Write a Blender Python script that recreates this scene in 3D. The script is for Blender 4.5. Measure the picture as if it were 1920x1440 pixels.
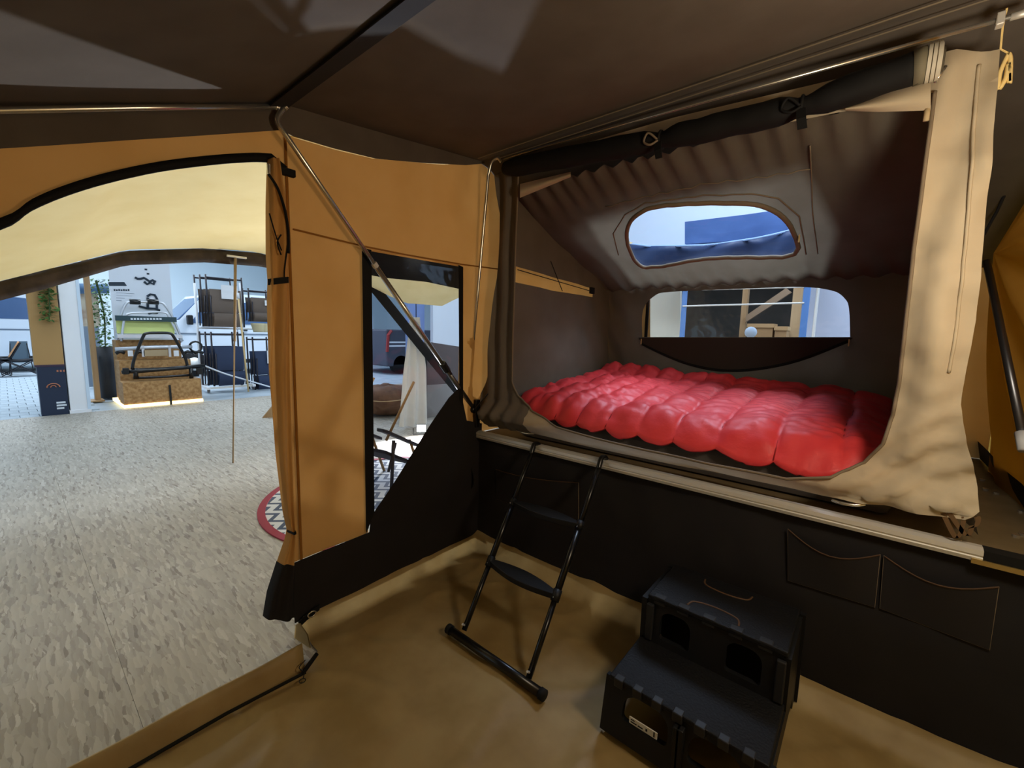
import bpy, math, random
from mathutils import Vector, Matrix, noise
from mathutils.geometry import delaunay_2d_cdt
random.seed(7)
for o in list(bpy.data.objects): bpy.data.objects.remove(o)
scn = bpy.context.scene
col = scn.collection
# ------------------------------------------------------------------ camera
RX = Vector((0.76357916, 0.0955329, -0.63860812))     # rows: world axis in (right, down, forward)
RY = Vector((0.64530517, -0.07770194, 0.75996292))
RZ = Vector((0.02298037, -0.99238897, -0.12097946))
CAM = Vector((1.99014, -2.03010, 1.4)); FPX = 802.0
cd = bpy.data.cameras.new('camera'); cam = bpy.data.objects.new('camera', cd); col.objects.link(cam)
cam.matrix_world = Matrix(((RX.x, -RX.y, -RX.z, CAM.x), (RY.x, -RY.y, -RY.z, CAM.y), (RZ.x, -RZ.y, -RZ.z, CAM.z), (0, 0, 0, 1)))
cd.sensor_width = 36; cd.lens = 36 * FPX / 1920; cd.clip_start = .02; cd.clip_end = 200
scn.camera = cam
# ------------------------------------------------------------------ light
wd = bpy.data.worlds.new('world'); scn.world = wd; wd.use_nodes = True
bgn = wd.node_tree.nodes['Background']; bgn.inputs[0].default_value = (.62, .8, 1, 1); bgn.inputs[1].default_value = .25
vs = scn.view_settings; vs.view_transform = 'Standard'; vs.look = 'None'; vs.gamma = 1; vs.use_curve_mapping = False
vs.exposure = 0.15
scn.cycles.max_bounces = 7
def light(name, kind, loc, energy, color, size=.1, aim=None, **kw):
    l = bpy.data.lights.new(name, kind); l.energy = energy; l.color = color
    if kind == 'AREA': l.shape = 'RECTANGLE'; l.size = size; l.size_y = kw.get('size_y', size)
    elif kind in ('POINT', 'SPOT'): l.shadow_soft_size = size
    if kind == 'SPOT': l.spot_size = kw['spot']; l.spot_blend = kw.get('blend', .3)
    o = bpy.data.objects.new(name, l); col.objects.link(o); o.location = loc
    if aim is not None: o.rotation_euler = (Vector(aim) - Vector(loc)).to_track_quat('-Z', 'Y').to_euler()
    return o
for i, (x, y) in enumerate(((-5, -1.5), (-5, 4.5), (-11, -2), (-11, 4), (3.2, 7.5), (-17, 0), (.9, 2.2), (3.9, .6))):
    light('hall_lamp', 'AREA', (x, y, 5.7), (100, 120, 250, 250, 170, 440, 300, 260)[i], (.80, .90, 1), 1.2, (x, y, 0), size_y=3.2)
light('tent_lamp', 'POINT', (2.39, -.75, 1.72), 27, (1, .88, .69), .12)
# ------------------------------------------------------------------ helpers
FZ = -.06          # level of the floor
def ray(px, py):
    d = Vector((px - 960, py - 720, FPX)); return Vector((RX.dot(d), RY.dot(d), RZ.dot(d)))
def P(px, py, **k):
    d = ray(px, py); (a, v), = k.items(); i = 'xyz'.index(a)
    return CAM + d * ((v - CAM[i]) / d[i])
def PP(px, py, p, n):
    d = ray(px, py); p = Vector(p); n = Vector(n); return CAM + d * ((p - CAM).dot(n) / d.dot(n))
def srgb(r, g, b):
    f = lambda c: (c / 12.92 if c <= .04045 else ((c + .055) / 1.055) ** 2.4)
    return (f(r / 255), f(g / 255), f(b / 255), 1)
MATS = {}
def mat(name, rgb, rough=.7, metal=0, rgb2=None, scale=8, detail=4, bump=0, bscale=300, trans=0, emit=None, spec=.3, stretch=None, sheen=0, alpha=None):
    if name in MATS: return MATS[name]
    m = bpy.data.materials.new(name); m.use_nodes = True; nt = m.node_tree; N = nt.nodes; L = nt.links
    b = N['Principled BSDF']; out = N['Material Output']
    c = srgb(*rgb); b.inputs['Base Color'].default_value = c
    b.inputs['Roughness'].default_value = rough; b.inputs['Metallic'].default_value = metal
    b.inputs['Specular IOR Level'].default_value = spec
    tc = N.new('ShaderNodeTexCoord'); src = tc.outputs['Object']
    if stretch:
        mp = N.new('ShaderNodeMapping'); mp.inputs['Scale'].default_value = stretch; L.new(src, mp.inputs[0]); src = mp.outputs[0]
    colsock = None
    if rgb2:
        nz = N.new('ShaderNodeTexNoise'); nz.inputs['Scale'].default_value = scale; nz.inputs['Detail'].default_value = detail
        L.new(src, nz.inputs['Vector'])
        rp = N.new('ShaderNodeValToRGB'); rp.color_ramp.elements[0].position = .35; rp.color_ramp.elements[1].position = .65
        rp.color_ramp.elements[0].color = c; rp.color_ramp.elements[1].color = srgb(*rgb2)
        L.new(nz.outputs[0], rp.inputs[0]); L.new(rp.outputs[0], b.inputs['Base Color']); colsock = rp.outputs[0]
    if bump:
        n2 = N.new('ShaderNodeTexNoise'); n2.inputs['Scale'].default_value = bscale; n2.inputs['Detail'].default_value = 3
        L.new(src, n2.inputs['Vector'])
        bp = N.new('ShaderNodeBump'); bp.inputs['Strength'].default_value = bump; bp.inputs['Distance'].default_value = .01
        L.new(n2.outputs[0], bp.inputs['Height']); L.new(bp.outputs[0], b.inputs['Normal'])
    if trans:
        t = N.new('ShaderNodeBsdfTranslucent'); t.inputs[0].default_value = c
        if colsock: L.new(colsock, t.inputs[0])
        mx = N.new('ShaderNodeMixShader'); mx.inputs[0].default_value = trans
        L.new(b.outputs[0], mx.inputs[1]); L.new(t.outputs[0], mx.inputs[2]); L.new(mx.outputs[0], out.inputs[0])
    if emit:
        b.inputs['Emission Color'].default_value = c; b.inputs['Emission Strength'].default_value = emit
    MATS[name] = m; return m
def vinyl(name, tint=(235, 240, 250), gloss=.06):
    m = bpy.data.materials.new(name); m.use_nodes = True; nt = m.node_tree; N = nt.nodes; L = nt.links
    N.remove(N['Principled BSDF']); out = N['Material Output']
    t = N.new('ShaderNodeBsdfTransparent'); t.inputs[0].default_value = srgb(*tint)
    g = N.new('ShaderNodeBsdfGlossy'); g.inputs['Roughness'].default_value = .08
    lw = N.new('ShaderNodeValue'); lw.outputs[0].default_value = gloss
    tc = N.new('ShaderNodeTexCoord'); nz = N.new('ShaderNodeTexNoise'); nz.inputs['Scale'].default_value = 6
    bp = N.new('ShaderNodeBump'); bp.inputs['Strength'].default_value = .15; bp.inputs['Distance'].default_value = .05
    L.new(tc.outputs['Object'], nz.inputs['Vector']); L.new(nz.outputs[0], bp.inputs['Height']); L.new(bp.outputs[0], g.inputs['Normal'])
    mx = N.new('ShaderNodeMixShader'); L.new(lw.outputs[0], mx.inputs[0]); L.new(t.outputs[0], mx.inputs[1]); L.new(g.outputs[0], mx.inputs[2]); L.new(mx.outputs[0], out.inputs[0])
    return m

class MB:
    def __init__(s): s.v = []; s.f = []
    def add(s, vs, fs):
        k = len(s.v); s.v += [tuple(v) for v in vs]; s.f += [tuple(i + k for i in f) for f in fs]; return s
    def box(s, a, b, bev=0):
        x0, y0, z0 = (min(a[i], b[i]) for i in range(3)); x1, y1, z1 = (max(a[i], b[i]) for i in range(3))
        return s.add([(x0,y0,z0),(x1,y0,z0),(x1,y1,z0),(x0,y1,z0),(x0,y0,z1),(x1,y0,z1),(x1,y1,z1),(x0,y1,z1)],
                     [(3,2,1,0),(4,5,6,7),(0,1,5,4),(1,2,6,5),(2,3,7,6),(3,0,4,7)])
    def tube(s, pts, r, n=10, closed=False, cap=True):
        pts = [Vector(p) for p in pts]; m = len(pts); rr = r if isinstance(r, (list, tuple)) else [r] * m
        vs = []; up = None
        for i in range(m):
            if closed: t = pts[(i + 1) % m] - pts[i - 1]
            else: t = pts[min(i + 1, m - 1)] - pts[max(i - 1, 0)]
            t.normalize()
            if up is None: up = Vector((0, 0, 1)) if abs(t.z) < .9 else Vector((1, 0, 0))
            a = (up - t * up.dot(t)).normalized(); up = a; b = t.cross(a)
            for j in range(n):
                w = 2 * math.pi * j / n; vs.append(pts[i] + (a * math.cos(w) + b * math.sin(w)) * rr[i])
        fs = []
        for i in range(m if closed else m - 1):
            k = (i + 1) % m
            for j in range(n): fs.append((i*n+j, i*n+(j+1)%n, k*n+(j+1)%n, k*n+j))
        if cap and not closed: fs += [tuple(range(n-1, -1, -1)), tuple(range((m-1)*n, m*n))]
        return s.add(vs, fs)
    def prism(s, poly, d):          # polygon (3D loop) pushed along d, both caps
        n = len(poly); d = Vector(d); p = [Vector(q) for q in poly]
        return s.add(p + [q + d for q in p], [tuple(range(n)), tuple(range(2*n-1, n-1, -1))] + [(i, n+i, n+(i+1)%n, (i+1)%n)[::-1] for i in range(n)])
    def ribbon(s, pts, w, d, th=.004):   # band through pts, width vector w, thickness vector d
        w = Vector(w); d = Vector(d).normalized() * th; vs = []
        for p in pts:
            p = Vector(p); vs += [p - w/2, p + w/2, p + w/2 + d, p - w/2 + d]
        fs = []
        for i in range(len(pts) - 1):
            for j in range(4): fs.append((4*i+j, 4*i+(j+1)%4, 4*i+4+(j+1)%4, 4*i+4+j))
        e = 4 * (len(pts) - 1); fs += [(3,2,1,0), (e, e+1, e+2, e+3)]
        return s.add(vs, fs)
    def grid(s, fn, nu, nv, cu=False):
        vs = [fn(i / nu, j / nv) for j in range(nv + 1) for i in range(nu + 1)]
        return s.add(vs, [(j*(nu+1)+i, j*(nu+1)+i+1, (j+1)*(nu+1)+i+1, (j+1)*(nu+1)+i) for j in range(nv) for i in range(nu)])
    def ball(s, c, r, nu=12, nv=8):
        c = Vector(c); r = Vector(r) if hasattr(r, '__len__') else Vector((r, r, r))
        return s.grid(lambda u, v: c + Vector((r.x*math.cos(2*math.pi*u)*math.sin(math.pi*v), r.y*math.sin(2*math.pi*u)*math.sin(math.pi*v), -r.z*math.cos(math.pi*v))), nu, nv)
    def mesh(s, name, smooth=False):
        me = bpy.data.meshes.new(name); me.from_pydata(s.v, [], s.f); me.update()
        if smooth:
            for p in me.polygons: p.use_smooth = True
        return me
def new(name, data, parent=None, loc=None):
    o = bpy.data.objects.new(name, data); col.objects.link(o)
    if parent: o.parent = parent
    if loc is not None: o.location = loc
    return o
def obj(name, mb, m, parent=None, smooth=False, bevel=0, solid=0, loc=None):
    me = mb.mesh(name, smooth); me.materials.append(m); o = new(name, me, parent, loc)
    if solid:
        md = o.modifiers.new('thick', 'SOLIDIFY'); md.thickness = solid; md.offset = 0
    if bevel:
        md = o.modifiers.new('bev', 'BEVEL'); md.width = bevel; md.segments = 2; md.limit_method = 'ANGLE'
    return o
def tag(o, label, cat, group=None):
    o['label'] = label; o['category'] = cat
    if group: o['group'] = group
    return o
def thing(name, label, cat, loc=(0, 0, 0), group=None):
    o = bpy.data.objects.new(name, None); col.objects.link(o); o.location = loc; o.empty_display_size = .05
    return tag(o, label, cat, group)
def rel(o, parent):              # parent keeping world placement (parents are unrotated)
    o.parent = parent; o.matrix_parent_inverse = Matrix.Translation(-Vector(parent.location)); return o
def part(name, mb, m, parent, **k):
    o = obj(name, mb, m, None, **k)
    if parent.type == 'EMPTY': rel(o, parent)
    else: o.parent = parent
    return o
def struct(o): o['kind'] = 'structure'; return o
def inside(p, poly):
    x, y = p; c = False; n = len(poly)
    for i in range(n):
        x0, y0 = poly[i]; x1, y1 = poly[i - 1]
        if (y0 > y) != (y1 > y) and x < (x1 - x0) * (y - y0) / (y1 - y0) + x0: c = not c
    return c
def resample(poly, step, closed=True):
    out = []; n = len(poly)
    for i in range(n if closed else n - 1):
        a = Vector(poly[i]); b = Vector(poly[(i + 1) % n]); k = max(1, int((b - a).length / step))
        out += [tuple(a + (b - a) * (j / k)) for j in range(k)]
    if not closed: out.append(tuple(poly[-1]))
    return out
def sheet(outer, holes, step, fn):
    """cloth cut to a 2D outline with holes; fn maps (u, v) to 3D"""
    loops = [resample([tuple(p) for p in l], step) for l in [outer] + list(holes)]
    pts = []; ed = []
    for l in loops:
        k = len(pts); pts += l; ed += [(k + i, k + (i + 1) % len(l)) for i in range(len(l))]
    xs = [p[0] for p in loops[0]]; ys = [p[1] for p in loops[0]]
    x = min(xs) + step / 2
    while x < max(xs):
        y = min(ys) + step / 2
        while y < max(ys):
            q = (x + random.uniform(-.1, .1) * step, y + random.uniform(-.1, .1) * step)
            if inside(q, loops[0]) and not any(inside(q, h) for h in loops[1:]): pts.append(q)
            y += step
        x += step
    r = delaunay_2d_cdt([Vector(p) for p in pts], ed, [], 0, 1e-5)
    vv = r[0]; fs = []
    for f in r[2]:
        c = (sum(vv[i].x for i in f) / len(f), sum(vv[i].y for i in f) / len(f))
        if inside(c, loops[0]) and not any(inside(c, h) for h in loops[1:]): fs.append(tuple(f))
    mb = MB(); mb.add([fn(v.x, v.y) for v in vv], fs); return mb
def nz(x, y, z=0): return noise.noise(Vector((x, y, z)))
def sm(a, b, x):
    t = max(0, min(1, (x - a) / (b - a))); return t * t * (3 - 2 * t)
def lerp(tab, x):
    if x <= tab[0][0]: return tab[0][1]
    for (a, p), (b, q) in zip(tab, tab[1:]):
        if x <= b: return p + (q - p) * (x - a) / (b - a)
    return tab[-1][1]
def smooth_path(pts, k=6):
    pts = [Vector(p) for p in pts]; out = []
    for i in range(len(pts) - 1):
        p0 = pts[max(i-1, 0)]; p1 = pts[i]; p2 = pts[i+1]; p3 = pts[min(i+2, len(pts)-1)]
        for j in range(k):
            t = j / k; out.append(.5*((2*p1)+(p2-p0)*t+(2*p0-5*p1+4*p2-p3)*t*t+(3*p1-p0-3*p2+p3)*t**3))
    out.append(pts[-1]); return out
# ------------------------------------------------------------------ materials
M_OR = mat('canvas_ochre', (200, 152, 90), .85, rgb2=(192, 143, 80), scale=3, bump=.05, bscale=500, trans=.2)
M_DK = mat('canvas_dark_brown', (34, 32, 34), .85, rgb2=(30, 28, 30), scale=5, bump=.06, bscale=400)
M_RF = mat('canvas_roof_brown', (92, 84, 76), .9, rgb2=(85, 77, 69), scale=6, bump=.08, bscale=450)
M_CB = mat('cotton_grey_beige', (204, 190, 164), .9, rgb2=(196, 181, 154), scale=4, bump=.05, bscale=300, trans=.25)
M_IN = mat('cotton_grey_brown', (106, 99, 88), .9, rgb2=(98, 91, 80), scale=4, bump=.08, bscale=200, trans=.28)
M_BK = mat('black_fabric', (13, 13, 14), .8, bump=.05, bscale=300)
M_GS = mat('groundsheet_tan', (186, 162, 112), .5, rgb2=(168, 142, 92), scale=5, bump=.25, bscale=14, trans=.3, spec=.4)
M_MT = mat('bright_steel', (206, 202, 194), .26, .88)
M_AL = mat('aluminium', (222, 220, 214), .5, .55, bump=.03, bscale=60)
M_BP = mat('black_plastic', (22, 23, 25), .5, bump=.04, bscale=200)
M_BM = mat('black_steel', (14, 14, 16), .3, spec=.5)
M_RED = mat('red_quilt', (226, 66, 68), .5, rgb2=(216, 54, 58), scale=6, bump=.12, bscale=45, spec=.45)
M_CR = mat('awning_cream', (226, 204, 150), .85, rgb2=(220, 196, 140), scale=3, bump=.05, bscale=300, trans=.3)
M_WH = mat('white_paint', (226, 230, 236), .5)
M_WOOD = mat('pine_wood', (176, 146, 108), .6, rgb2=(152, 120, 84), scale=6, stretch=(1, 1, .1))
M_ZIP = mat('zip_tape_grey', (120, 106, 88), .7)
M_VIN = vinyl('clear_vinyl')
# ================================================================== THE SETTING
# hall floor of strand board with pavers beyond
def osb_mat():
    m = bpy.data.materials.new('strand_board'); m.use_nodes = True; nt = m.node_tree; N = nt.nodes; L = nt.links; b = N['Principled BSDF']
    tc = N.new('ShaderNodeTexCoord'); cur = None
    cols = [((172, 166, 154), (146, 138, 126)), ((188, 183, 173), (122, 112, 98)), ((158, 151, 139), (178, 172, 160))]
    for k, (ang, sc) in enumerate(((.12, 54), (.6, 72), (-.4, 60))):
        nzw = N.new('ShaderNodeTexNoise'); nzw.inputs['Scale'].default_value = 9
        mp = N.new('ShaderNodeMapping'); mp.inputs['Rotation'].default_value = (0, 0, ang); mp.inputs['Scale'].default_value = (.15, 1, 1); mp.inputs['Location'].default_value = (k * 3.1, k, 0)
        L.new(tc.outputs['Object'], nzw.inputs['Vector'])
        nzw.inputs['Scale'].default_value = 14; nzw.inputs['Detail'].default_value = 3
        va = N.new('ShaderNodeVectorMath'); va.operation = 'SCALE'; va.inputs[3].default_value = .022; L.new(nzw.outputs['Color'], va.inputs[0])
        vb = N.new('ShaderNodeVectorMath'); vb.operation = 'ADD'; L.new(tc.outputs['Object'], vb.inputs[0]); L.new(va.outputs[0], vb.inputs[1])
        L.new(vb.outputs[0], mp.inputs[0])
        vo = N.new('ShaderNodeTexVoronoi'); vo.inputs['Scale'].default_value = sc; vo.inputs['Randomness'].default_value = 1
        L.new(mp.outputs[0], vo.inputs['Vector'])
        rp = N.new('ShaderNodeValToRGB'); rp.color_ramp.elements[0].color = srgb(*cols[k][0]); rp.color_ramp.elements[1].color = srgb(*cols[k][1])
        sp = N.new('ShaderNodeSeparateColor'); L.new(vo.outputs['Color'], sp.inputs[0]); L.new(sp.outputs[0], rp.inputs[0])
        if cur is None: cur = rp.outputs[0]
        else:
            th = N.new('ShaderNodeMath'); th.operation = 'GREATER_THAN'; th.inputs[1].default_value = .55; L.new(sp.outputs[1], th.inputs[0])
            mx = N.new('ShaderNodeMix'); mx.data_type = 'RGBA'; L.new(th.outputs[0], mx.inputs[0]); L.new(cur, mx.inputs[6]); L.new(rp.outputs[0], mx.inputs[7]); cur = mx.outputs[2]
    L.new(cur, b.inputs['Base Color']); b.inputs['Roughness'].default_value = .55
    bp = N.new('ShaderNodeBump'); bp.inputs['Strength'].default_value = .15; bp.inputs['Distance'].default_value = .004
    L.new(vo.outputs['Distance'], bp.inputs['Height']); L.new(bp.outputs[0], b.inputs['Normal'])
    return m
M_OSB = osb_mat()
M_PLY = mat('strand_board_plinth', (178, 140, 92), .6, rgb2=(142, 104, 62), scale=22, detail=6, bump=.1, bscale=40)
M_PAV = mat('grey_paver', (176, 190, 200), .8, rgb2=(158, 172, 184), scale=5, bump=.1, bscale=30)
XE = P(130, 776, z=FZ).x
fl = struct(obj('floor', MB().box((-22, -7, FZ - .12), (5, 14, FZ - .025)), mat('hall_floor', (168, 180, 190), .7, rgb2=(150, 164, 176), scale=3)))
bm = MB().box((0, 0, -.022), (2.699, 1.249, 0)); pm = bm.mesh('osb_panel'); pm.materials.append(M_OSB)
k = 0
for j in range(-3, 7):
    for i in range(5):
        x0 = XE + 2.7 * i - (1.35 if j % 2 else 0); y0 = -1.81 + 1.25 * (j - 1)
        if x0 < XE: x0 = XE
        if x0 > 2.4: continue
        o = new('osb_panel', pm, fl, (x0, y0, FZ))
        if j % 2 and i == 0: o.scale = (.499, 1, 1)
pv = MB().box((0, 0, -.025), (.292, .192, 0)).mesh('paver'); pv.materials.append(M_PAV)
for i in range(24):
    for j in range(10):
        o = new('paver', pv, fl, (XE - .3 - .3 * i, -3.15 + .2 * j + (.1 if i % 2 else 0), FZ - .004))
# hall shell
struct(obj('wall_back', MB().box((-22, -7, FZ), (-21.8, 14, 6.2)), mat('hall_wall', (216, 230, 238), .8)))
struct(obj('wall_rear', MB().box((-22, 13.8, FZ), (5, 14, 6.2)), MATS['hall_wall']))
struct(obj('wall_near', MB().box((-22, -7.2, FZ), (5, -7, 6.2)), MATS['hall_wall']))
struct(obj('wall_end', MB().box((4.8, -7, FZ), (5, 14, 6.2)), MATS['hall_wall']))
hc = struct(obj('ceiling', MB().box((-22, -7, 6.2), (5, 14, 6.3)), mat('hall_ceiling', (190, 210, 220), .8)))
for i in range(7):
    part('beam', MB().box((-21.5 + 3.6 * i, -6.9, 5.85), (-21.3 + 3.6 * i, 13.7, 6.19)), M_WH, hc)

# ---- tent: roof
YR = 1.65
EAVE = [(-3.7, 1.45), (-2.0, 2.0), (-1.2, 2.315), (0, 2.45), (YR, 1.83)]      # roof edge height over y
W = 2.56
def zroof(x, y):
    return lerp(EAVE, y)
def rooffn(x, y):
    d = 0
    if -1.2 < y < 0: d = -.035 * math.sin(math.pi * (-y / 1.2)) * math.sin(math.pi * min(1, max(0, x / W)))
    if y < -1.2: d = -.03 * math.sin(math.pi * min(1, (-1.2 - y) / 2.4)) * math.sin(math.pi * min(1, max(0, x / W)))
    return Vector((x, y, zroof(x, y) + d))
NR = Vector((0, -(1.83 - 2.45) / YR, 1))                # rear roof normal (unnormalised)
rq = [PP(px, py, (0, 0, 2.45), NR) for px, py in ((1118, 372), (1500, 262), (1560, 380), (1540, 478), (1195, 505))]
roof = struct(obj('ceiling', sheet([(-.02, -3.7), (W, -3.7), (W, -1.2), (W, 0), (W, YR), (-.02, YR), (-.02, 0), (-.02, -1.2)], [[(p.x, p.y) for p in rq]], .06, rooffn), M_RF, smooth=True))
# seam tape along the bow over the corner, and along the pole above the bed
part('seam_tape', MB().ribbon([(x, -1.235, 2.287 - .004 * math.sin(x)) for x in (0, .6, 1.2, 1.9, 2.5)], (0, .075, .026), (0, .3, -1), .004), M_DK, roof)
part('seam_piping', MB().tube([(x, -1.195, 2.30) for x in (0.02, .6, 1.2, 1.9, 2.5)], .004, 6), M_RF, roof)
part('seam_stitch', MB().tube([(x, -.14, 2.41) for x in (0.1, 1.2, 2.5)], .0025, 5), mat('thread', (122, 110, 92)), roof)
part('seam_stitch', MB().tube([(x, -.04, 2.424) for x in (0.1, 1.2, 2.5)], .0025, 5), MATS['thread'], roof)

# ---- wall with door and window (x = 0)
def W0(px, py): q = P(px, py, x=0); return (q.y, q.z)
top = [W0(*p) for p in ((545, 256), (620, 278), (700, 297), (800, 306), (870, 309), (905, 306))]
arch = [W0(*p) for p in ((0, 430), (60, 394), (120, 368), (200, 343), (300, 321), (400, 308), (470, 303), (505, 304))]
arch = [(-2.95, FZ + .041), (-2.9, .6), (-2.72, 1.05), (-2.45, 1.4), (-2.2, 1.57)] + arch
door = arch + [(-1.245, 1.9), (-1.225, .3), (-1.215, FZ + .05)]
win_o = [W0(*p) for p in ((680, 468), (862, 500))] + [(-.185, .93), (-.835, .30)]
def wallfn(u, v):
    d = .012 * nz(u * 2.2, v * 1.4, 3) + .007 * nz(u * 7, v * 1.2, 9)
    d += .010 * sm(1.82, 2.3, v) * math.sin((u + .4 * (2.4 - v)) * 26) * sm(-.55, 0, u)
    return Vector((d * .9 - .004, u, v))
wl = struct(obj('wall_left', sheet([(-3.7, FZ + .04), (-3.7, 1.34)] + [(-2.0, 1.894)] + [(-1.215, 2.217)] + top + [(.02, 2.44), (YR, 1.82), (YR, .72), (.02, .72), (.02, .30), (-.865, .305), (-1.215, .297), (-1.235, .3), (-1.245, 1.9)] + arch[::-1],
    [win_o[:2] + [(-.185, .305001), (-.836, .306)]], .045, wallfn), M_OR, smooth=True))
# dark skirting band and dark panel beside the window
part('skirt_band', sheet([(-1.24, .0), (.02, .0), (.02, .31), (-.865, .315), (-1.215, .305), (-1.24, .305)], [], .05, lambda u, v: Vector((.012 * nz(u * 3, v * 3, 1) + .012, u, v))), M_DK, wl, smooth=True)
dk = [W0(858, 660), W0(700, 962), (-.80, .305), (-.17, .305), (-.17, .95)]
part('dark_panel', sheet([W0(866, 655), W0(866, 720), W0(840, 745), W0(703, 955), W0(694, 975), (-.838, .30), (-.1, .30), (.02, .30), (.02, .78), (-.12, .82), (-.16, .97)], [], .05, lambda u, v: Vector((.008 + .012 * nz(u * 3, v * 3, 5), u, v))), M_DK, wl, smooth=True)
part('window_border', sheet([W0(676, 465), W0(694, 469), W0(700, 960), W0(684, 1000)], [], .05, lambda u, v: Vector((.012, u, v))), M_BK, wl)
part('window_border', sheet([W0(857, 497), W0(866, 501), W0(866, 760), W0(859, 750)], [], .05, lambda u, v: Vector((.012, u, v))), M_BK, wl)
part('window_blind', MB().grid(lambda u, v: P(681 + 181 * u, 467 + 33 * u + v * lerp([(0, 46), (.2, 47), (.65, 40), (1, 42)], u), x=-.012 - .15 * v + .01 * math.sin(u * 9) * v), 24, 8), M_BK, wl, smooth=True)
pane = part('window_pane', sheet([W0(682, 480), W0(862, 505), W0(864, 780), W0(690, 975)], [], .08, lambda u, v: Vector((-.004 + .01 * nz(u * 3, v * 3), u, v))), M_VIN, wl, smooth=True)
# valance of the roof hanging over the wall
part('valance', sheet([(-3.7, 1.47), (-2, 2.0), (-1.2, 2.315), (0, 2.45), (0, 2.44)] + [(a, b - .006) for a, b in top[::-1]] + [(-1.215, 2.21), (-2.0, 1.885), (-3.7, 1.33)], [], .06, lambda u, v: Vector((.02 + .006 * nz(u * 4, v * 2), u, v))), M_RF, wl, smooth=True)
part('wall_seam', MB().tube([Vector((.008, W0(x, y)[0], W0(x, y)[1])) for x, y in ((548, 430), (680, 462), (760, 478), (865, 496), (935, 505))], .004, 6), mat('ochre_thread', (150, 98, 34), .8), wl)
part('wall_seam', MB().tube([(.006, -1.195, z) for z in (.3, .9, 1.6, 2.2)], .006, 6), MATS['ochre_thread'], wl)
# door edge binding
ab = [Vector((.012, a, b)) for a, b in arch[4:]]
ab = smooth_path(ab, 4)
part('door_binding', MB().ribbon([p + Vector((0, 0, .012)) for p in ab] + [(.012, -1.20, 2.055)], (0, .004, .036), (1, 0, 0), .008), M_BK, wl, smooth=True)
part('binding_end', MB().box((.005, -1.235, 2.035), (.03, -1.165, 2.065)), M_BK, wl, bevel=.004)
# other tent walls
wr = struct(obj('wall_right', sheet([(-3.7, FZ + .04), (YR + .9, FZ + .04), (YR + .9, 1.6), (YR, 1.86), (0, 2.45), (-1.2, 2.3), (-2, 2.0), (-3.7, 1.45)], [], .09, lambda u, v: Vector((2.555 + .012 * nz(u * 3, v * 2, 4), u, v))), M_OR, smooth=True))
struct(obj('wall_front', sheet([(0, FZ), (W, FZ), (W, 1.47), (0, 1.47)], [], .12, lambda u, v: Vector((u, -3.68 + .02 * nz(u * 3, v), v))), M_OR, smooth=True))
# dark fabric over the trailer side
wb = struct(obj('wall_trailer_side', sheet([(-.02, .01), (W, .01), (W, .70), (-.02, .70)], [], .05, lambda u, v: Vector((u, -.006 + .014 * nz(u * 2.5, v * 2.5, 8) + .008 * nz(u * 7, v * 5, 2), v))), M_DK, smooth=True))
M_PK = mat('pocket_fabric', (35, 32, 33), .85, bump=.05, bscale=300)
def pocket(pts, sag):
    q = [P(px, py, y=-.012) for px, py in pts]
    def fn(u, v):
        t = q[0].lerp(q[1], u); b = q[3].lerp(q[2], u); p = b.lerp(t, v)
        p.z -= sag * math.sin(math.pi * u) * v * v; p.y -= .028 * math.sin(math.pi * u) * v + .003; return p
    o = part('pocket', MB().grid(fn, 16, 8), M_PK, wb, smooth=True)
    part('pocket_seam', MB().tube([q[0], q[3], q[2], q[1]], .0025, 5), MATS['thread'], o)
    e = MB().tube([fn(i / 10, 1) for i in range(11)], .003, 5); part('pocket_hem', e, mat('pocket_hem_tan', (74, 54, 38), .8), o)
pocket(((1478, 992), (1650, 1040), (1640, 1138), (1478, 1088)), .05)
pocket(((1658, 1042), (1872, 1100), (1855, 1218), (1650, 1140)), .04)
pocket(((930, 880), (1085, 905), (1085, 990), (930, 935)), .01)

# ---- groundsheet with raised edges
TUBX = .09
def gsfn(u, v):
    x, y = u, v; h = 0
    # sloped rims: left wall strip, trailer side strip
    if y > -1.22: h = max(h, 1 - sm(0.0, TUBX, x))
    h = max(h, sm(-.13, -.015, y))
    wr_ = .008 * nz(x * 2.5, y * 2.5, 6) + .012 * (1 - min(1, 5 * abs(nz(x * 2.2 + y * 1.2, y * 1.6 - x, 2)))) + .010 * (1 - min(1, 6 * abs(nz(x * 3.1 - y * 2, y * 2.2 + x, 4))))
    return Vector((x, y, FZ + .006 + max(0, wr_) * .8 + .072 * h))
zipx = .268
gs = obj('groundsheet', sheet([(.012, -1.22), (.012, -.012), (W - .02, -.012), (W - .02, -3.6), (zipx, -3.6), (zipx, -1.36), (.2, -1.22)], [], .022, gsfn), M_GS, smooth=True)
tag(gs, 'tan wrinkled groundsheet covering the tent floor', 'groundsheet')
# door sill flap along the doorway
def sillfn(u, v):
    a = P(565, 1178, z=.10); y = a.y + (-3.55 - a.y) * u
    w = min(1, v / .75); o = max(0, (v - .75) / .25)
    x = zipx - .05 * w - .05 * o + .006 * nz(u * 9, v)
    z = FZ + .012 + .085 * math.sin(w * math.pi * .5) ** 1.2 - .08 * o + .005 * nz(u * 14, v * 2, 3)
    return Vector((x, y - .02 * (1 - v), z))
part('sill_flap', MB().grid(sillfn, 60, 12), M_GS, gs, smooth=True, solid=.004)
part('zip', MB().ribbon([P(572, 1262, z=FZ + .026), (zipx + .012, -1.6, FZ + .024), (zipx + .012, -2.4, FZ + .024), (zipx + .012, -3.5, FZ + .024)], (.014, .004, 0), (0, 0, 1), .005), M_BK, gs)
part('zip_slider', MB().tube([P(568, 1262, z=FZ + .03), P(594, 1226, z=FZ + .05)], .009, 8), M_BK, gs, smooth=True)
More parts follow.
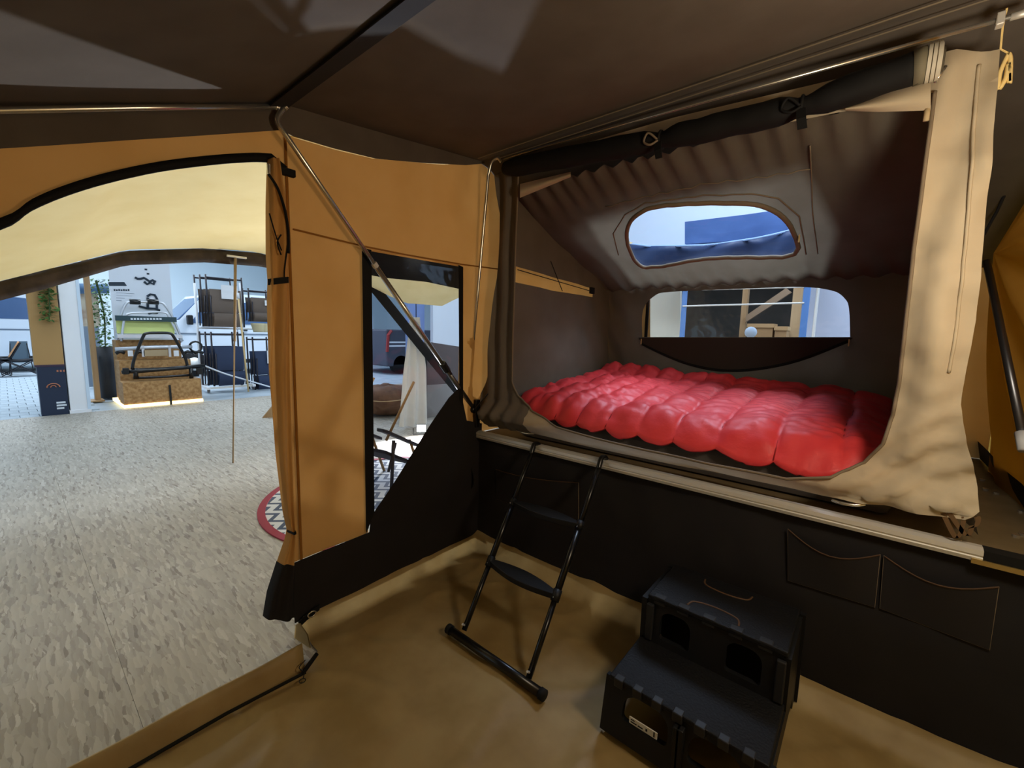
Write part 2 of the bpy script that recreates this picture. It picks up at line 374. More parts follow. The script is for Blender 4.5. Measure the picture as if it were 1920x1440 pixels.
hk = P(570, 1262, z=FZ + .03)
part('toggle_ring', MB().tube([hk + Vector((.012 * math.cos(a) + .03, .012 * math.sin(a) - .02, -.004)) for a in [i * .7 for i in range(9)]], .0022, 6, closed=True), M_BM, gs, smooth=True)
part('toggle_cord', MB().tube(smooth_path([hk + Vector((-.03, .02, .03)), hk + Vector((-.02, -.01, .02)), hk + Vector((.0, .0, .004)), hk + Vector((.02, -.012, -.002))]), .002, 6), M_BM, gs)
# corner gusset standing at the door post
gz = [P(556, 1172, x=.03), P(552, 1215, x=.03), P(585, 1222, x=.16), P(578, 1190, x=.12), P(563, 1168, x=.06)]
part('corner_gusset', MB().add(gz + [p + Vector((-.004, -.004, 0)) for p in gz], [(0, 1, 2, 3, 4), (9, 8, 7, 6, 5)]), M_GS, gs)
# ================================================================== TRAILER, SLEEPING CABIN, BED
tr = thing('folding_trailer', 'brown trailer deck with long aluminium edge rail under the sleeping cabin', 'trailer', (0, 0, FZ))
part('body', MB().box((0, .03, FZ + .1), (2.54, 2.5, .70)), mat('trailer_dark', (40, 36, 32), .6), tr)
part('deck_plate', MB().box((0, .0, .70), (2.54, 2.5, .716)), mat('deck_brown', (112, 98, 74), .55, rgb2=(100, 86, 62), scale=9), tr)
def rail_part(x0, x1, name, prof, m):
    n = len(prof); vs = [(x0, y, z) for y, z in prof] + [(x1, y, z) for y, z in prof]
    part(name, MB().add(vs, [tuple(range(n - 1, -1, -1)), tuple(range(n, 2 * n))] + [(i, (i + 1) % n, n + (i + 1) % n, n + i) for i in range(n)]), m, tr)
rail_part(-.09, 2.325, 'edge_rail', [(-.012, .685), (-.03, .690), (-.034, .703), (-.030, .706), (-.030, .710), (-.034, .713), (-.032, .728), (-.012, .734), (.012, .734), (.012, .685)], M_AL)
rail_part(2.325, 2.56, 'rail_end_cap', [(-.03, .70), (-.03, .73), (.01, .735), (.01, .70)], M_BK)
rail_part(2.3, 2.56, 'edge_strip', [(-.036, .682), (-.036, .698), (0, .699), (0, .682)], mat('brass_strip', (190, 166, 110), .4, .8))
for px, py, z in ((1848, 918, .72), (1868, 925, .72), (1842, 900, .72), (1905, 1005, .72), (1917, 1003, .72), (1915, 960, .72)):
    c = P(px, py, z=z); part('bolt', MB().tube([c - Vector((0, 0, .006)), c + Vector((0, 0, .006))], .011, 8), M_MT, tr)
hd = [P(1560, 938, y=-.005), P(1575, 943, y=-.02), P(1600, 947, y=-.02), P(1622, 946, y=-.005)]
part('grab_loop', MB().tube(smooth_path(hd), .006, 6), M_MT, tr, smooth=True)
hd = [P(968, 806, y=0), P(978, 811, y=-.02), P(990, 813, y=-.02), P(1002, 813, y=0)]
part('grab_loop', MB().tube(smooth_path(hd), .005, 6), M_MT, tr, smooth=True)
part('dark_flap', sheet([(1815, 0), (1920, 0), (1920, 1), (1815, 1)], [], 12, lambda u, v: Vector((2.53 - .02 * v, 2.3 - (u - 1815) * .018, .72 + .10 * v + .02 * nz(u * .05, v)))), M_DK, tr, smooth=True)

cab = thing('sleeping_cabin', 'grey beige cotton sleeping cabin with open front over the red bed', 'inner tent', (1.15, .7, .72))
# front panel with its big opening
Y0 = .02
def F0(px, py): q = P(px, py, y=Y0); return (q.x, q.z)
fo = [F0(*p) for p in ((1875, 92), (1862, 250), (1845, 470), (1832, 600), (1812, 700), (1803, 760), (1812, 830), (1832, 900), (1832, 952), (1805, 967), (1700, 952), (1500, 920), (1300, 880), (1100, 838), (985, 812), (905, 800), (893, 770), (915, 690), (930, 520), (935, 400), (930, 330))] + [(.15, 2.40), (1.2, 2.385), (2.1, 2.33)]
op = [F0(*p) for p in ((974, 330), (968, 500), (964, 640), (962, 715), (972, 742), (1000, 768), (1060, 797), (1130, 818), (1220, 840), (1350, 865), (1480, 890), (1560, 888), (1620, 868), (1655, 832), (1674, 780), (1686, 720), (1697, 620), (1715, 460), (1735, 300), (1752, 175))]
def frontfn(u, v):
    low = 1 - sm(.84, 1.0, v)
    rt = sm(1.75, 2.1, u)
    d = -.05 * low * math.sin(math.pi * min(1, max(0, (v - .74) / .2))) * (.4 + .6 * rt)
    d += (1 - rt) * (-.06 * sm(.97, .86, v) + .10 * sm(.87, .75, v))
    d += .010 * low * math.sin(v * 150 + 6 * u + 5 * nz(u * 2, v * 3))
    d += rt * sm(.95, 1.1, v) * (.020 * math.sin((u - .10 * v) * 40 + 3 * nz(u, v * 1.5)) + .020 * nz(u * 9 + v * 3, v * 3 - u * 5, 3))
    d += rt * (.014 * nz(u * 5 + v * 4, v * 9, 7) + .012 * nz(u * 14 + v * 9, v * 12 - u * 8, 4))
    d += (1 - sm(.1, .45, u)) * .02 * math.sin(u * 60 + nz(u, v * 2) * 2)
    # diagonal tension folds at the lower right corner
    d += rt * (1 - sm(1.0, 1.35, v)) * .012 * math.sin((u * .8 - v) * 60 + 3 * nz(u * 4, v * 4))
    return Vector((u, Y0 + d, v))
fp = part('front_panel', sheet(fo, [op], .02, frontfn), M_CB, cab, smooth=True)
fp.data.materials.append(mat('cotton_drape_shaded', (112, 103, 94), .9, rgb2=(104, 95, 87), scale=4, bump=.05, bscale=300))  # same beige cotton; dimmer light on the left drape put into the colour
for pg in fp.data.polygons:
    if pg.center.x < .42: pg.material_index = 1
edge = [frontfn(*q) + Vector((0, -.004, 0)) for q in resample(op, .012, False)]
part('door_zip', MB().tube(edge, .006, 6), M_ZIP, cab, smooth=True)
def seam_edge(pts, off): return [frontfn(a_ + off, b_) + Vector((0, -.004, 0)) for a_, b_ in resample([F0(x, y) for x, y in pts], .012, False)]
part('panel_seam', MB().tube(seam_edge(((1868, 110), (1855, 250), (1838, 470), (1824, 600), (1806, 700)), -.035), .005, 6), M_CB, cab, smooth=True)
# right return of the cabin
def rsfn(u, v): return Vector((2.13 + .16 * (1 - sm(.72, 1.1, v)) + .05 * sm(0, .3, .3 - u) + .01 * nz(u * 4, v * 4, 2), u, v))
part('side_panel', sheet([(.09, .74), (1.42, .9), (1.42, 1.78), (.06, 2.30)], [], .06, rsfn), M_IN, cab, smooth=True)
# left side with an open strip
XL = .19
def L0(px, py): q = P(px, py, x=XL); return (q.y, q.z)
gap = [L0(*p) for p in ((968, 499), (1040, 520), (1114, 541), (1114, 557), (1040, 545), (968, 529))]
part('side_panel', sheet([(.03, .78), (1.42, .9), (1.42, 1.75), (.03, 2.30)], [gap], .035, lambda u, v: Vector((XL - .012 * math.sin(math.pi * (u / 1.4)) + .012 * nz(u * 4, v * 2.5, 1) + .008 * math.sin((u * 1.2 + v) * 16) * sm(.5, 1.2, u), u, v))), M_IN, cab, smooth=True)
part('side_strap', MB().tube([Vector((XL + .012, *L0(968, 506))), Vector((XL + .012, *L0(1112, 548)))], .003, 5), M_BK, cab)
part('side_strap', MB().tube([Vector((XL + .012, *L0(1030, 490))), Vector((XL + .012, *L0(1052, 546)))], .003, 5), M_BK, cab)
c = Vector((XL + .01, *L0(1108, 545))); part('side_buckle', MB().box(c - Vector((.01, .03, .025)), c + Vector((.01, .03, .025))), M_BK, cab, bevel=.004)
# back wall
YB = 1.42
def B0(px, py): q = P(px, py, y=YB); return (q.x, q.z)
bw = [tuple(p)[:2] for p in smooth_path([Vector((*B0(*p), 0)) for p in ((1204, 632), (1205, 585), (1215, 565), (1232, 552), (1260, 547), (1400, 541), (1500, 538), (1560, 545), (1584, 560), (1592, 580), (1594, 632))], 4)]
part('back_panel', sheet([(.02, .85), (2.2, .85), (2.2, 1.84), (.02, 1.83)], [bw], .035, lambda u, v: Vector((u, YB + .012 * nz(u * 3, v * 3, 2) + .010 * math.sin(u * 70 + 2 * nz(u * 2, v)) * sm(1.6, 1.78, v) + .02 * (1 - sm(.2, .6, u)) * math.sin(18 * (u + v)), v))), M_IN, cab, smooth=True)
part('back_window_pane', sheet(bw, [], .12, lambda u, v: Vector((u, YB + .006, v))), M_VIN, cab)
fl_ = [B0(1204, 632), B0(1594, 632)]
zl = [Vector((a, YB - .016, b)) for a, b in [B0(*p) for p in ((1205, 645), (1240, 662), (1290, 682), (1350, 694), (1420, 692), (1500, 675), (1590, 640))]]
part('window_flap', sheet([B0(*p) for p in ((1198, 633), (1600, 633), (1590, 642), (1500, 675), (1420, 692), (1350, 694), (1290, 682), (1240, 662), (1205, 645))], [], .05, lambda u, v: Vector((u, YB - .012, v))), mat('flap_brown', (52, 46, 42), .9), cab)
part('window_zip', MB().tube(smooth_path(zl, 4), .009, 6), M_BK, cab, smooth=True)
for px, py in ((1204, 640), (1592, 642)):
    c = Vector((B0(px, py)[0], YB - .02, B0(px, py)[1])); part('zip_pull', MB().tube([c + Vector((0, 0, .02)), c - Vector((0, 0, .025))], .004, 6), mat('cream_cord', (220, 196, 140)), cab)
# sloping ceiling of the cabin with arched window
ZF, ZK = 2.25, 1.78
NC = Vector((0, (ZF - ZK) / (YB - .05), 1))
def C0(px, py): q = PP(px, py, (0, .05, ZF), NC); return (q.x, q.y)
aw = [tuple(p)[:2] for p in smooth_path([Vector((*C0(*p), 0)) for p in ((1178, 450), (1176, 428), (1184, 406), (1205, 390), (1240, 380), (1320, 373), (1400, 370), (1440, 378), (1470, 396), (1488, 425), (1491, 470), (1400, 476), (1300, 483), (1235, 495), (1205, 497), (1190, 480))], 3)]
def ceilfn(u, v):
    z = ZF - (v - .05) * (ZF - ZK) / (YB - .05)
    g = (1 - sm(.05, .5, v))
    d = .014 * g * math.sin(u * 62 + 14 * v * (1.1 - u) + 2.5 * nz(u * 3, v)) + .02 * nz(u * 2.5, v * 2.5, 3) - .02 * math.sin(math.pi * v / 1.4)
    d += .012 * sm(.9, 1.4, v) * math.sin(u * 60 + 9 * (1 - u) * v)
    return Vector((u, v, z + d))
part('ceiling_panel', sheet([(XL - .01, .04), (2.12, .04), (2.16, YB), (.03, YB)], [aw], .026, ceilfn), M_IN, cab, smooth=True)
part('arched_window_pane', sheet(aw, [], .1, lambda u, v: ceilfn(u, v) + Vector((0, 0, .01))), vinyl('skylight_vinyl', (222, 232, 250)), cab, smooth=True)
ring = [ceilfn(*q) + Vector((0, -.003, -.006)) for q in resample(aw, .03)]
part('arched_window_binding', MB().tube(ring, .013, 8, closed=True), M_ZIP, cab, smooth=True)
ring2 = [C0(*p) for p in ((1160, 470), (1150, 430), (1172, 396), (1210, 376), (1320, 358), (1410, 352), (1460, 362), (1500, 395), (1512, 470))]
part('window_seam', MB().tube([ceilfn(*q) + Vector((0, 0, -.004)) for q in resample(ring2, .04, False)], .004, 5), M_ZIP, cab, smooth=True)
part('window_seam', MB().tube([ceilfn(*q) + Vector((0, 0, -.004)) for q in resample([C0(1135, 384), C0(1330, 335), C0(1520, 312)], .04, False)], .003, 5), M_ZIP, cab, smooth=True)
part('window_seam', MB().tube([ceilfn(*q) + Vector((0, 0, -.004)) for q in resample([C0(1520, 262), C0(1524, 380), C0(1534, 470)], .04, False)], .003, 5), M_ZIP, cab, smooth=True)
c = ceilfn(*C0(1500, 430)) + Vector((0, 0, -.03)); part('zip_pull', MB().tube([c + Vector((0, 0, .02)), c - Vector((0, 0, .02))], .004, 6), MATS['cream_cord'], cab)
# curl of rolled lining and the big black roll of the front door
def rollpos(px, y=-.05): return P(px, lerp([(940, 318), (1240, 262), (1505, 200), (1760, 112)], px), y=y)
x0 = rollpos(948); x1 = rollpos(1722)
NRL = 60; pts = []; rr = []
pin = [rollpos(1240).x, rollpos(1505).x]
for i in range(NRL + 1):
    t = i / NRL; p = x0.lerp(x1, t)
    p.z = lerp([(rollpos(q).x, rollpos(q).z) for q in (948, 1100, 1240, 1380, 1505, 1620, 1722)], p.x)
    r = .050 + .004 * nz(p.x * 9, 1)
    for q in pin: r -= .018 * math.exp(-((p.x - q) / .05) ** 2)
    if t < .05: r *= .75 + 5 * t
    pts.append(p); rr.append(r)
roll = part('rolled_door', MB(), M_BK, cab) if False else None
mb = MB(); mb.tube(pts, rr, 18)
mb.v = [tuple(Vector(v) + Vector((0, .004 * nz(v[0] * 14, v[2] * 40, 1), .007 * nz(v[0] * 10, v[1] * 30, 5)))) for v in mb.v]
roll = part('rolled_door', mb, M_BK, cab, smooth=True)
e0 = rollpos(1712); e1 = rollpos(1738); e2 = rollpos(1766)
part('roll_band', MB().tube([e0, e1], .053, 20), mat('olive_trim', (112, 106, 88), .7), roll, smooth=True)
mb = MB()
for k_ in range(3): mb.tube([e1.lerp(e2, k_ / 3), e1.lerp(e2, (k_ + .8) / 3)], .056, 20, cap=False)
mb.tube([e1, e2], .048, 20)
part('roll_end_ring', mb, mat('grey_trim', (186, 180, 164), .6), roll, smooth=True)
part('roll_core', MB().tube([e2 - Vector((.004, 0, 0)), e2 + Vector((.006, 0, 0))], .036, 16), mat('core_dark', (70, 64, 52), .8), roll)
for q in (1240, 1505):
    c = rollpos(q); mb = MB()
    mb.tube([c + Vector((.0, .034 * math.cos(a), .036 * math.sin(a))) for a in [i * math.pi / 6 for i in range(12)]], .006, 6, closed=True)
    part('tie_loop', mb, M_BK, roll, smooth=True)
    part('tie_tail', MB().ribbon([c + Vector((0, -.03, -.02)), c + Vector((.006, -.045, -.06)), c + Vector((.012, -.04, -.095))], (.03, 0, 0), (0, -1, 0), .006), M_BK, roll)
    part('tie_bow', MB().tube(smooth_path([c + Vector((-.004, -.04, -.01)), c + Vector((-.04, -.055, .02)), c + Vector((-.06, -.05, -.01)), c + Vector((-.03, -.05, -.03)), c + Vector((0, -.04, -.015))]), .005, 6), M_ZIP if q == 1240 else M_BK, roll, smooth=True)
# lining hanging below the roll at its right end
lp = [P(px, py, y=0.0) for px, py in ((1590, 195), (1650, 178), (1700, 163), (1745, 150), (1742, 205), (1700, 213), (1660, 208), (1620, 205))]
part('lining_roll', MB().grid(lambda u, v: P(1585 + 160 * u, lerp([(0, 200), (.4, 180), (1, 145)], u) + v * lerp([(0, 8), (.4, 30), (1, 62)], u), y=-.01 - .03 * math.sin(v * math.pi)), 16, 8), M_CB, cab, smooth=True)
part('lining_roll', MB().grid(lambda u, v: P(975 + 95 * u, lerp([(0, 345), (1, 322)], u) + v * lerp([(0, 26), (1, 10)], u), y=-.0 - .03 * math.sin(v * math.pi)), 12, 8), M_CB, cab, smooth=True)
c = P(1738, 212, y=-.01); part('toggle', MB().tube([c + Vector((0, 0, .02)), c - Vector((0, 0, .025))], .008, 8), mat('tan_toggle', (176, 156, 120)), cab, smooth=True)
c = P(1772, 132, y=-.03); part('hook', MB().tube([c + Vector((0, 0, .012)), c + Vector((-.012, -.01, -.016)), c + Vector((-.02, 0, -.03))], .005, 6), M_MT, cab, smooth=True)
# tie tape at the lower right corner
for pts_ in (((1768, 962), (1790, 1005), (1800, 1000), (1808, 968)), ((1780, 962), (1812, 1004), (1822, 985)), ((1808, 975), (1832, 968), (1830, 985), (1808, 992))):
    part('tie_tape', MB().ribbon(smooth_path([P(px, py, y=-.02) for px, py in pts_], 5), (.012, 0, .006), (0, -1, 0), .003), mat('tie_brown', (104, 80, 54), .8), cab)
# cord tassel at the top right of the flap
tz = thing('cord_tassel', 'cream looped cord hanging beside the top of the beige cabin flap', 'cord', P(1890, 105, y=.05))
c = P(1891, 100, y=.05)
part('loop', MB().tube(smooth_path([c, c + Vector((-.012, 0, -.05)), c + Vector((-.010, 0, -.10)), c + Vector((.002, 0, -.07)), c + Vector((.004, 0, -.03)), c + Vector((.012, 0, -.09)), c + Vector((.006, 0, -.02)), c]), .006, 6), mat('cream_rope', (232, 206, 140), .6), tz, smooth=True)
part('cord', MB().tube([c, P(1876, 92, y=.03), P(1880, 50, y=.0), P(1888, 15, y=-.03)], .0025, 5), MATS['cream_rope'], tz)
# mattress
ms = obj('mattress', MB().box((.24, .13, .72), (2.10, 1.39, .865)), mat('mattress_grey', (84, 78, 74), .85, bump=.1, bscale=200), bevel=.03)
tag(ms, 'thick grey mattress under the red quilt in the cabin', 'mattress')
# quilt
SE = [.235, .40, .56, .72, .90, 1.08, 1.27, 1.47, 1.70, 1.93, 2.10]
def quilt(u, v):
    x = .235 + 1.865 * u; yv = v
    # channel puff
    xs = x + .02 * nz(v * 3, x * 2)
    t = 0
    for a, b in zip(SE, SE[1:]):
        if a <= xs <= b: t = math.sin(math.pi * (xs - a) / (b - a))
    puff = .036 * max(0, t) ** .4
    cross = abs(math.sin(math.pi * (v * 3.2 + .25 * math.floor(x * 5)))) ** .35
    puff *= .72 + .28 * cross
    y = .085 + 1.25 * max(0, v)
    zb = lerp([(0, .93), (.12, .975), (.35, 1.01), (.7, 1.035), (.9, 1.05), (1, 1.06)], v)
    n = .020 * nz(x * 4, y * 4, 2) + .016 * abs(nz(x * 7, y * 15, 5)) + .007 * nz(x * 16, y * 34, 3)
    lft = 1 - sm(.5, 1.2, x)
    n += lft * (.03 * abs(nz(x * 8 + y * 3, y * 7, 9)) + .012 * nz(x * 18, y * 16, 4))
    z = zb + puff + n + .055 * math.exp(-((v - .96) / .05) ** 2) * (.6 + .8 * abs(nz(x * 7, 2))) * (1 - .6 * sm(1.2, 1.9, x))
    z += .02 * sm(1.2, .4, x) * v
    if v < .1:                     # rolled front edge
        w = (.1 - v) / .1
        z -= (.05 + .055 * max(0, t) ** .6) * w * w * 1.15; y -= .02 * w * max(0, t) ** .5 - .0
    z -= .05 * (sm(1.85, 2.1, x)) ** 2
    return Vector((x, y, z))
mb = MB().grid(lambda u, v: quilt(u, v), 150, 100)
# underside skirt of the quilt
q = obj('quilt', mb, M_RED, smooth=True, solid=.02); q.modifiers['thick'].offset = -1
tag(q, 'puffy red quilted duvet spread over the bed', 'duvet')
for a in SE[1:-1]:
    pts_ = []
    for i in range(31):
        v = i / 30; x = a - .02 * nz(v * 3, a * 2)
        u = (x - .235) / 1.865
        if 0 < u < 1: pts_.append(quilt(u, v) + Vector((0, 0, .001)))
    if len(pts_) > 4: part('stitch_line', MB().tube(pts_, .003, 5), mat('dark_red_thread', (140, 22, 30), .7), q, smooth=True)

# outer rear wall of the tent behind the cabin
def R0(px, py): q_ = P(px, py, y=1.64); return (q_.x, q_.z)
rw = struct(obj('wall_tent_rear', sheet([(0, .72), (W, .72), (W, 1.84), (0, 1.84)], [[R0(1219, 650), R0(1219, 530), R0(1610, 525), R0(1610, 650)]], .08, lambda u, v: Vector((u, 1.645 + .01 * nz(u * 3, v * 2), v))), M_OR, smooth=True))
part('window_edge', MB().box(Vector((R0(1209, 640)[0], 1.62, .95)), Vector((R0(1214, 640)[0], 1.635, 1.80))), M_BK, rw)
# ================================================================== TENT POLES
pl = thing('eave_pole', 'shiny steel pole running level along the roof edge above the doorway', 'pole', P(530, 202, x=.05))
part('tube', MB().tube([P(526, 200, x=.05), P(260, 202, x=.05), P(0, 207, x=.05), Vector((.05, -3.5, 1.52))], .011, 10), M_MT, pl, smooth=True)
part('elbow', MB().tube(smooth_path([P(515, 200, x=.05), P(532, 203, x=.05), P(538, 198, x=.06)], 4), .0125, 10), M_MT, pl, smooth=True)
hinge = Vector((.06, -.03, .86))
pl = thing('diagonal_pole', 'steel telescopic pole leaning from the door corner down across the window', 'pole', P(885, 765, y=-.04))
h0 = P(886, 764, y=-.05)
k1 = P(520, 225, x=.06); k0 = P(532, 203, x=.06); kk = P(535, 252, x=.065)
mid = P(800, 650, x=.1); m1 = P(652, 432, x=.085)
line = lambda t: kk.lerp(h0, t)
part('upper_tube', MB().tube(smooth_path([k0, k1, kk], 5) + [line(.42)], .011, 10), M_MT, pl, smooth=True)
part('middle_tube', MB().tube([line(.36), line(.80)], .0135, 10), M_MT, pl, smooth=True)
part('lower_tube', MB().tube([line(.76), line(1)], .016, 10), mat('dull_steel', (120, 122, 128), .35, .9), pl, smooth=True)
part('collar', MB().tube([line(.355), line(.368)], .0155, 10), M_AL, pl)
c = line(.78); dv = (h0 - kk).normalized()
part('clamp', MB().tube([c - dv * .035, c + dv * .035], .024, 8), M_BM, pl, bevel=.004)
part('clamp_lever', MB().tube([c + Vector((.02, -.01, .02)), c + dv * .06 + Vector((.03, -.01, .0))], .008, 6), M_BM, pl)
pl = thing('upright_pole', 'slim steel upright pole between orange wall and cabin front', 'pole', P(880, 750, y=-.05))
u0 = P(878, 745, y=-.05); u1 = P(915, 330, y=-.05)
part('tube', MB().tube([u0, u0.lerp(u1, .5), u1] + smooth_path([u1, P(922, 304, y=-.05), P(934, 296, y=-.04), P(940, 304, y=-.03)], 4)[1:], .010, 10), M_MT, pl, smooth=True)
c = P(883, 648, y=-.05); part('clamp', MB().tube([c - Vector((0, 0, .028)), c + Vector((0, 0, .028))], .020, 8), M_BM, pl, bevel=.004)
part('clamp_knob', MB().tube([c, c + Vector((-.02, -.03, 0))], .010, 8), M_BM, pl)
part('sleeve', MB().tube([u0, u0 + (u1 - u0) * .04], .018, 8), M_BM, pl)
hg = thing('pole_hinge', 'black hinge block where the steel poles meet the trailer corner', 'hinge', P(890, 780, y=-.04))
part('bracket', MB().box(P(878, 796, y=-.01), P(893, 750, y=-.05)), M_BM, hg, bevel=.006)
part('knuckle', MB().tube([h0 + Vector((-.02, 0, -.01)), h0 + Vector((.025, -.01, -.012))], .022, 10), M_BM, hg, smooth=True)
part('hook', MB().tube([P(886, 772, y=-.06), P(905, 750, y=-.05), P(915, 738, y=-.04)], .004, 6), M_BM, hg)
pl = thing('cabin_pole', 'long steel pole along the roof just above the rolled black door', 'pole', P(940, 300, y=-.02))
a = P(935, 300, y=-.03); b = P(1895, 32, y=-.03)
part('tube', MB().tube([a, a.lerp(b, .5) + Vector((0, 0, .004)), b], .0075, 10), M_MT, pl, smooth=True)
part('end_tab', MB().tube([b, b + (b - a).normalized() * .045], .011, 8), M_AL, pl, smooth=True)
part('end_clip', MB().box(b - Vector((.03, .015, .018)), b - Vector((.012, -.015, -.018))), M_AL, pl, bevel=.003)
a = P(1850, 490, x=2.36); b = P(1917, 812, y=.45)
pl = thing('rear_pole', 'grey steel pole slanting down the yellow fabric at the right edge', 'pole', b)
part('tube', MB().tube([a, b], .014, 10), mat('dull_steel', (120, 122, 128), .35, .9), pl, smooth=True)
part('end_cap', MB().tube([b, b + (b - a) * .08], .022, 10), M_WH, pl, smooth=True)
# yellow fabric gathered at the pole, brown roof side
gpt = P(1846, 476, x=2.36)
def gath(u, v):
    a_ = -.15 + 1.75 * u; r = v
    tip = gpt + Vector((.03, 0, 0))
    end = Vector((2.54, gpt.y - 2.0 * math.cos(a_) * .9 + .2, gpt.z - 1.9 * math.sin(a_) + .55))
    p = tip.lerp(end, r); p.x += .035 * math.sin(u * 34) * math.sin(math.pi * min(1, r * 1.1)) ; return p
M_YE = mat('canvas_mustard', (204, 158, 76), .85, rgb2=(194, 147, 66), scale=3, bump=.05, bscale=400, trans=.4)
wr.data.materials.clear(); wr.data.materials.append(M_YE)
part('gathered_panel', MB().grid(lambda u, v: Vector((min(gath(u, v).x, 2.545), gath(u, v).y, gath(u, v).z)), 60, 16), M_YE, wr, smooth=True)
def rside(px, py, x): return P(px, py, x=x)
part('roof_side', MB().grid(lambda u, v: P(1868 - 32 * v + u * lerp([(0, 110), (.55, 70), (.85, 22), (1, 6)], v), 70 + 395 * v + u * (1 - v) * -10, x=2.33 + .10 * u + .008 * math.sin(u * 9 + v * 4)), 12, 20), M_RF, wr, smooth=True)
part('roof_side_fold', MB().tube([P(1920, 285, x=2.41), P(1870, 395, x=2.37), P(1845, 440, x=2.335)], .006, 6), M_DK, wr, smooth=True)
# ================================================================== LADDER
fb0 = P(846, 1182, z=FZ + .042); fb1 = P(1013, 1299, z=FZ + .042)
ld = thing('ladder', 'black telescopic ladder leaning against the aluminium rail of the bed', 'ladder', fb0)
dx = (fb1 - fb0)
part('foot_bar', MB().tube([fb0, fb1], .019, 12), M_BM, ld, smooth=True)
for q_ in (fb0, fb1):
    s_ = 1 if q_ is fb1 else -1
    part('foot_cap', MB().tube([q_, q_ + dx.normalized() * .022 * s_], .023, 12), mat('rubber', (18, 18, 18), .8), ld, smooth=True)
bl = P(870, 1182, z=FZ + .05); br = P(991, 1272, z=FZ + .05)
tl = P(1001, 838, y=-.05); trr = P(1127, 864, y=-.05)
for a, b, lab in ((bl, tl, 0), (br, trr, 1)):
    part('side_rail', MB().tube([a, a.lerp(b, .33)], .013, 10), M_BM, ld, smooth=True)
    part('side_rail', MB().tube([a.lerp(b, .31), a.lerp(b, .66)], .016, 10), M_BM, ld, smooth=True)
    part('side_rail', MB().tube([a.lerp(b, .64), b], .013, 10), M_BM, ld, smooth=True)
    part('rail_hook', MB().tube(smooth_path([b - (b - a).normalized() * .05, b + Vector((0, .0, .012)), b + Vector((0, .04, .012)), b + Vector((0, .055, -.01))], 4), .014, 8), M_BM, ld, smooth=True)
    part('collar', MB().tube([a.lerp(b, .30), a.lerp(b, .35)], .020, 10), M_BP, ld, smooth=True)
    part('collar', MB().tube([a.lerp(b, .63), a.lerp(b, .67)], .019, 10), M_BP, ld, smooth=True)
    for t in (.325, .65):
        c = a.lerp(b, t) + Vector((0, -.02, 0)); part('rivet', MB().ball(c, .005, 8, 6), M_MT, ld, smooth=True)
    c = a.lerp(b, .02); part('foot_clip', MB().tube([c, c + Vector((0, -.022, .02))], .005, 6), M_AL, ld)
for t in (.325, .65):
    a = bl.lerp(tl, t); b = br.lerp(trr, t); w = (b - a); nrm = Vector((0, 1, 0))
    mb = MB(); top_ = []; bot_ = []
    NS = 14
    for i in range(NS + 1):
        s_ = i / NS; p = a.lerp(b, s_); bow = .034 * math.sin(math.pi * s_) + .012
        top_.append((p + Vector((0, -bow, .012)), p + Vector((0, bow, .012)))); bot_.append((p + Vector((0, -bow, -.016)), p + Vector((0, bow, -.016))))
    vs_ = []
    for i in range(NS + 1): vs_ += [top_[i][0], top_[i][1], bot_[i][1], bot_[i][0]]
    fs_ = [(4*i+j, 4*i+(j+1)%4, 4*i+4+(j+1)%4, 4*i+4+j) for i in range(NS) for j in range(4)] + [(3,2,1,0), (4*NS, 4*NS+1, 4*NS+2, 4*NS+3)]
    part('step', mb.add(vs_, fs_), M_BP, ld, bevel=.003)
# ================================================================== STEP STOOL
sx0, sx1 = 1.37, 1.875
fy = P(1127, 1345, z=FZ + .01).y; H1 = .205; H2 = .395
st = thing('step_stool', 'black plastic folding two-step stool on the tan groundsheet', 'stool', ((sx0 + sx1) / 2, -.45, FZ))
yb, ym, yf = -.13, -.43, -.70
def panel_with_holes(y0, z0, y1, z1, xa, xb, holes, name, par):
    """upright panel from bottom (y0,z0) to top (y1,z1), 25 mm thick, rounded openings"""
    hl = []
    for hx0, hx1, hz0, hz1 in holes:
        r = min(.05, (hx1 - hx0) * .35); lo = []
        for cx_, cz_, a0 in ((hx1 - r, hz1 - r, 0), (hx0 + r, hz1 - r, 90), (hx0 + .012, hz0 + .012, 180), (hx1 - .012, hz0 + .012, 270)):
            rr_ = r if a0 < 180 else .012
            for k_ in range(5):
                a_ = math.radians(a0 + 22.5 * k_); lo.append((cx_ + rr_ * math.cos(a_), cz_ + rr_ * math.sin(a_)))
        hl.append(lo)
    def fn(u, v): t = v; return Vector((u, y0 + (y1 - y0) * t, z0 + (z1 - z0) * t))
    h = z1 - z0
    out = [(xa - .0, 0), (xa + .0, 0), (xb, 0), (xb, 1), (xa, 1)]
    hh = [[(a_, (b_ - z0) / h) for a_, b_ in l] for l in hl]
    return part(name, sheet([(xa, 0), (xb, 0), (xb, 1), (xa, 1)], hh, .06, fn), M_BP, par, solid=.022)
def hinge_row(xa, xb, y, z, n, m=None):
    for i in range(n):
        c0 = xa + (xb - xa) * (i + .15) / n; c1 = xa + (xb - xa) * (i + .62) / n
        part('hinge_tab', MB().box((c0, y - .016, z - .026), (c1, y + .014, z + .006)), mat('grey_plastic', (40, 41, 44), .4), st, bevel=.003)
zF = FZ + .028
ft = panel_with_holes(yf - .02, zF, yf + .015, zF + H1 - .01, sx0 - .015, sx1 + .015, [(sx0 + .06, sx0 + .22, zF + .075, zF + .17), (sx1 - .22, sx1 - .06, zF + .075, zF + .17)], 'front_panel', st)
up = panel_with_holes(ym, zF + H1, ym + .015, zF + H2 - .01, sx0 + .02, sx1 - .005, [(sx0 + .075, sx0 + .19, zF + H1 + .03, zF + H1 + .145), (sx1 - .19, sx1 - .075, zF + H1 + .03, zF + H1 + .145)], 'riser_panel', st)
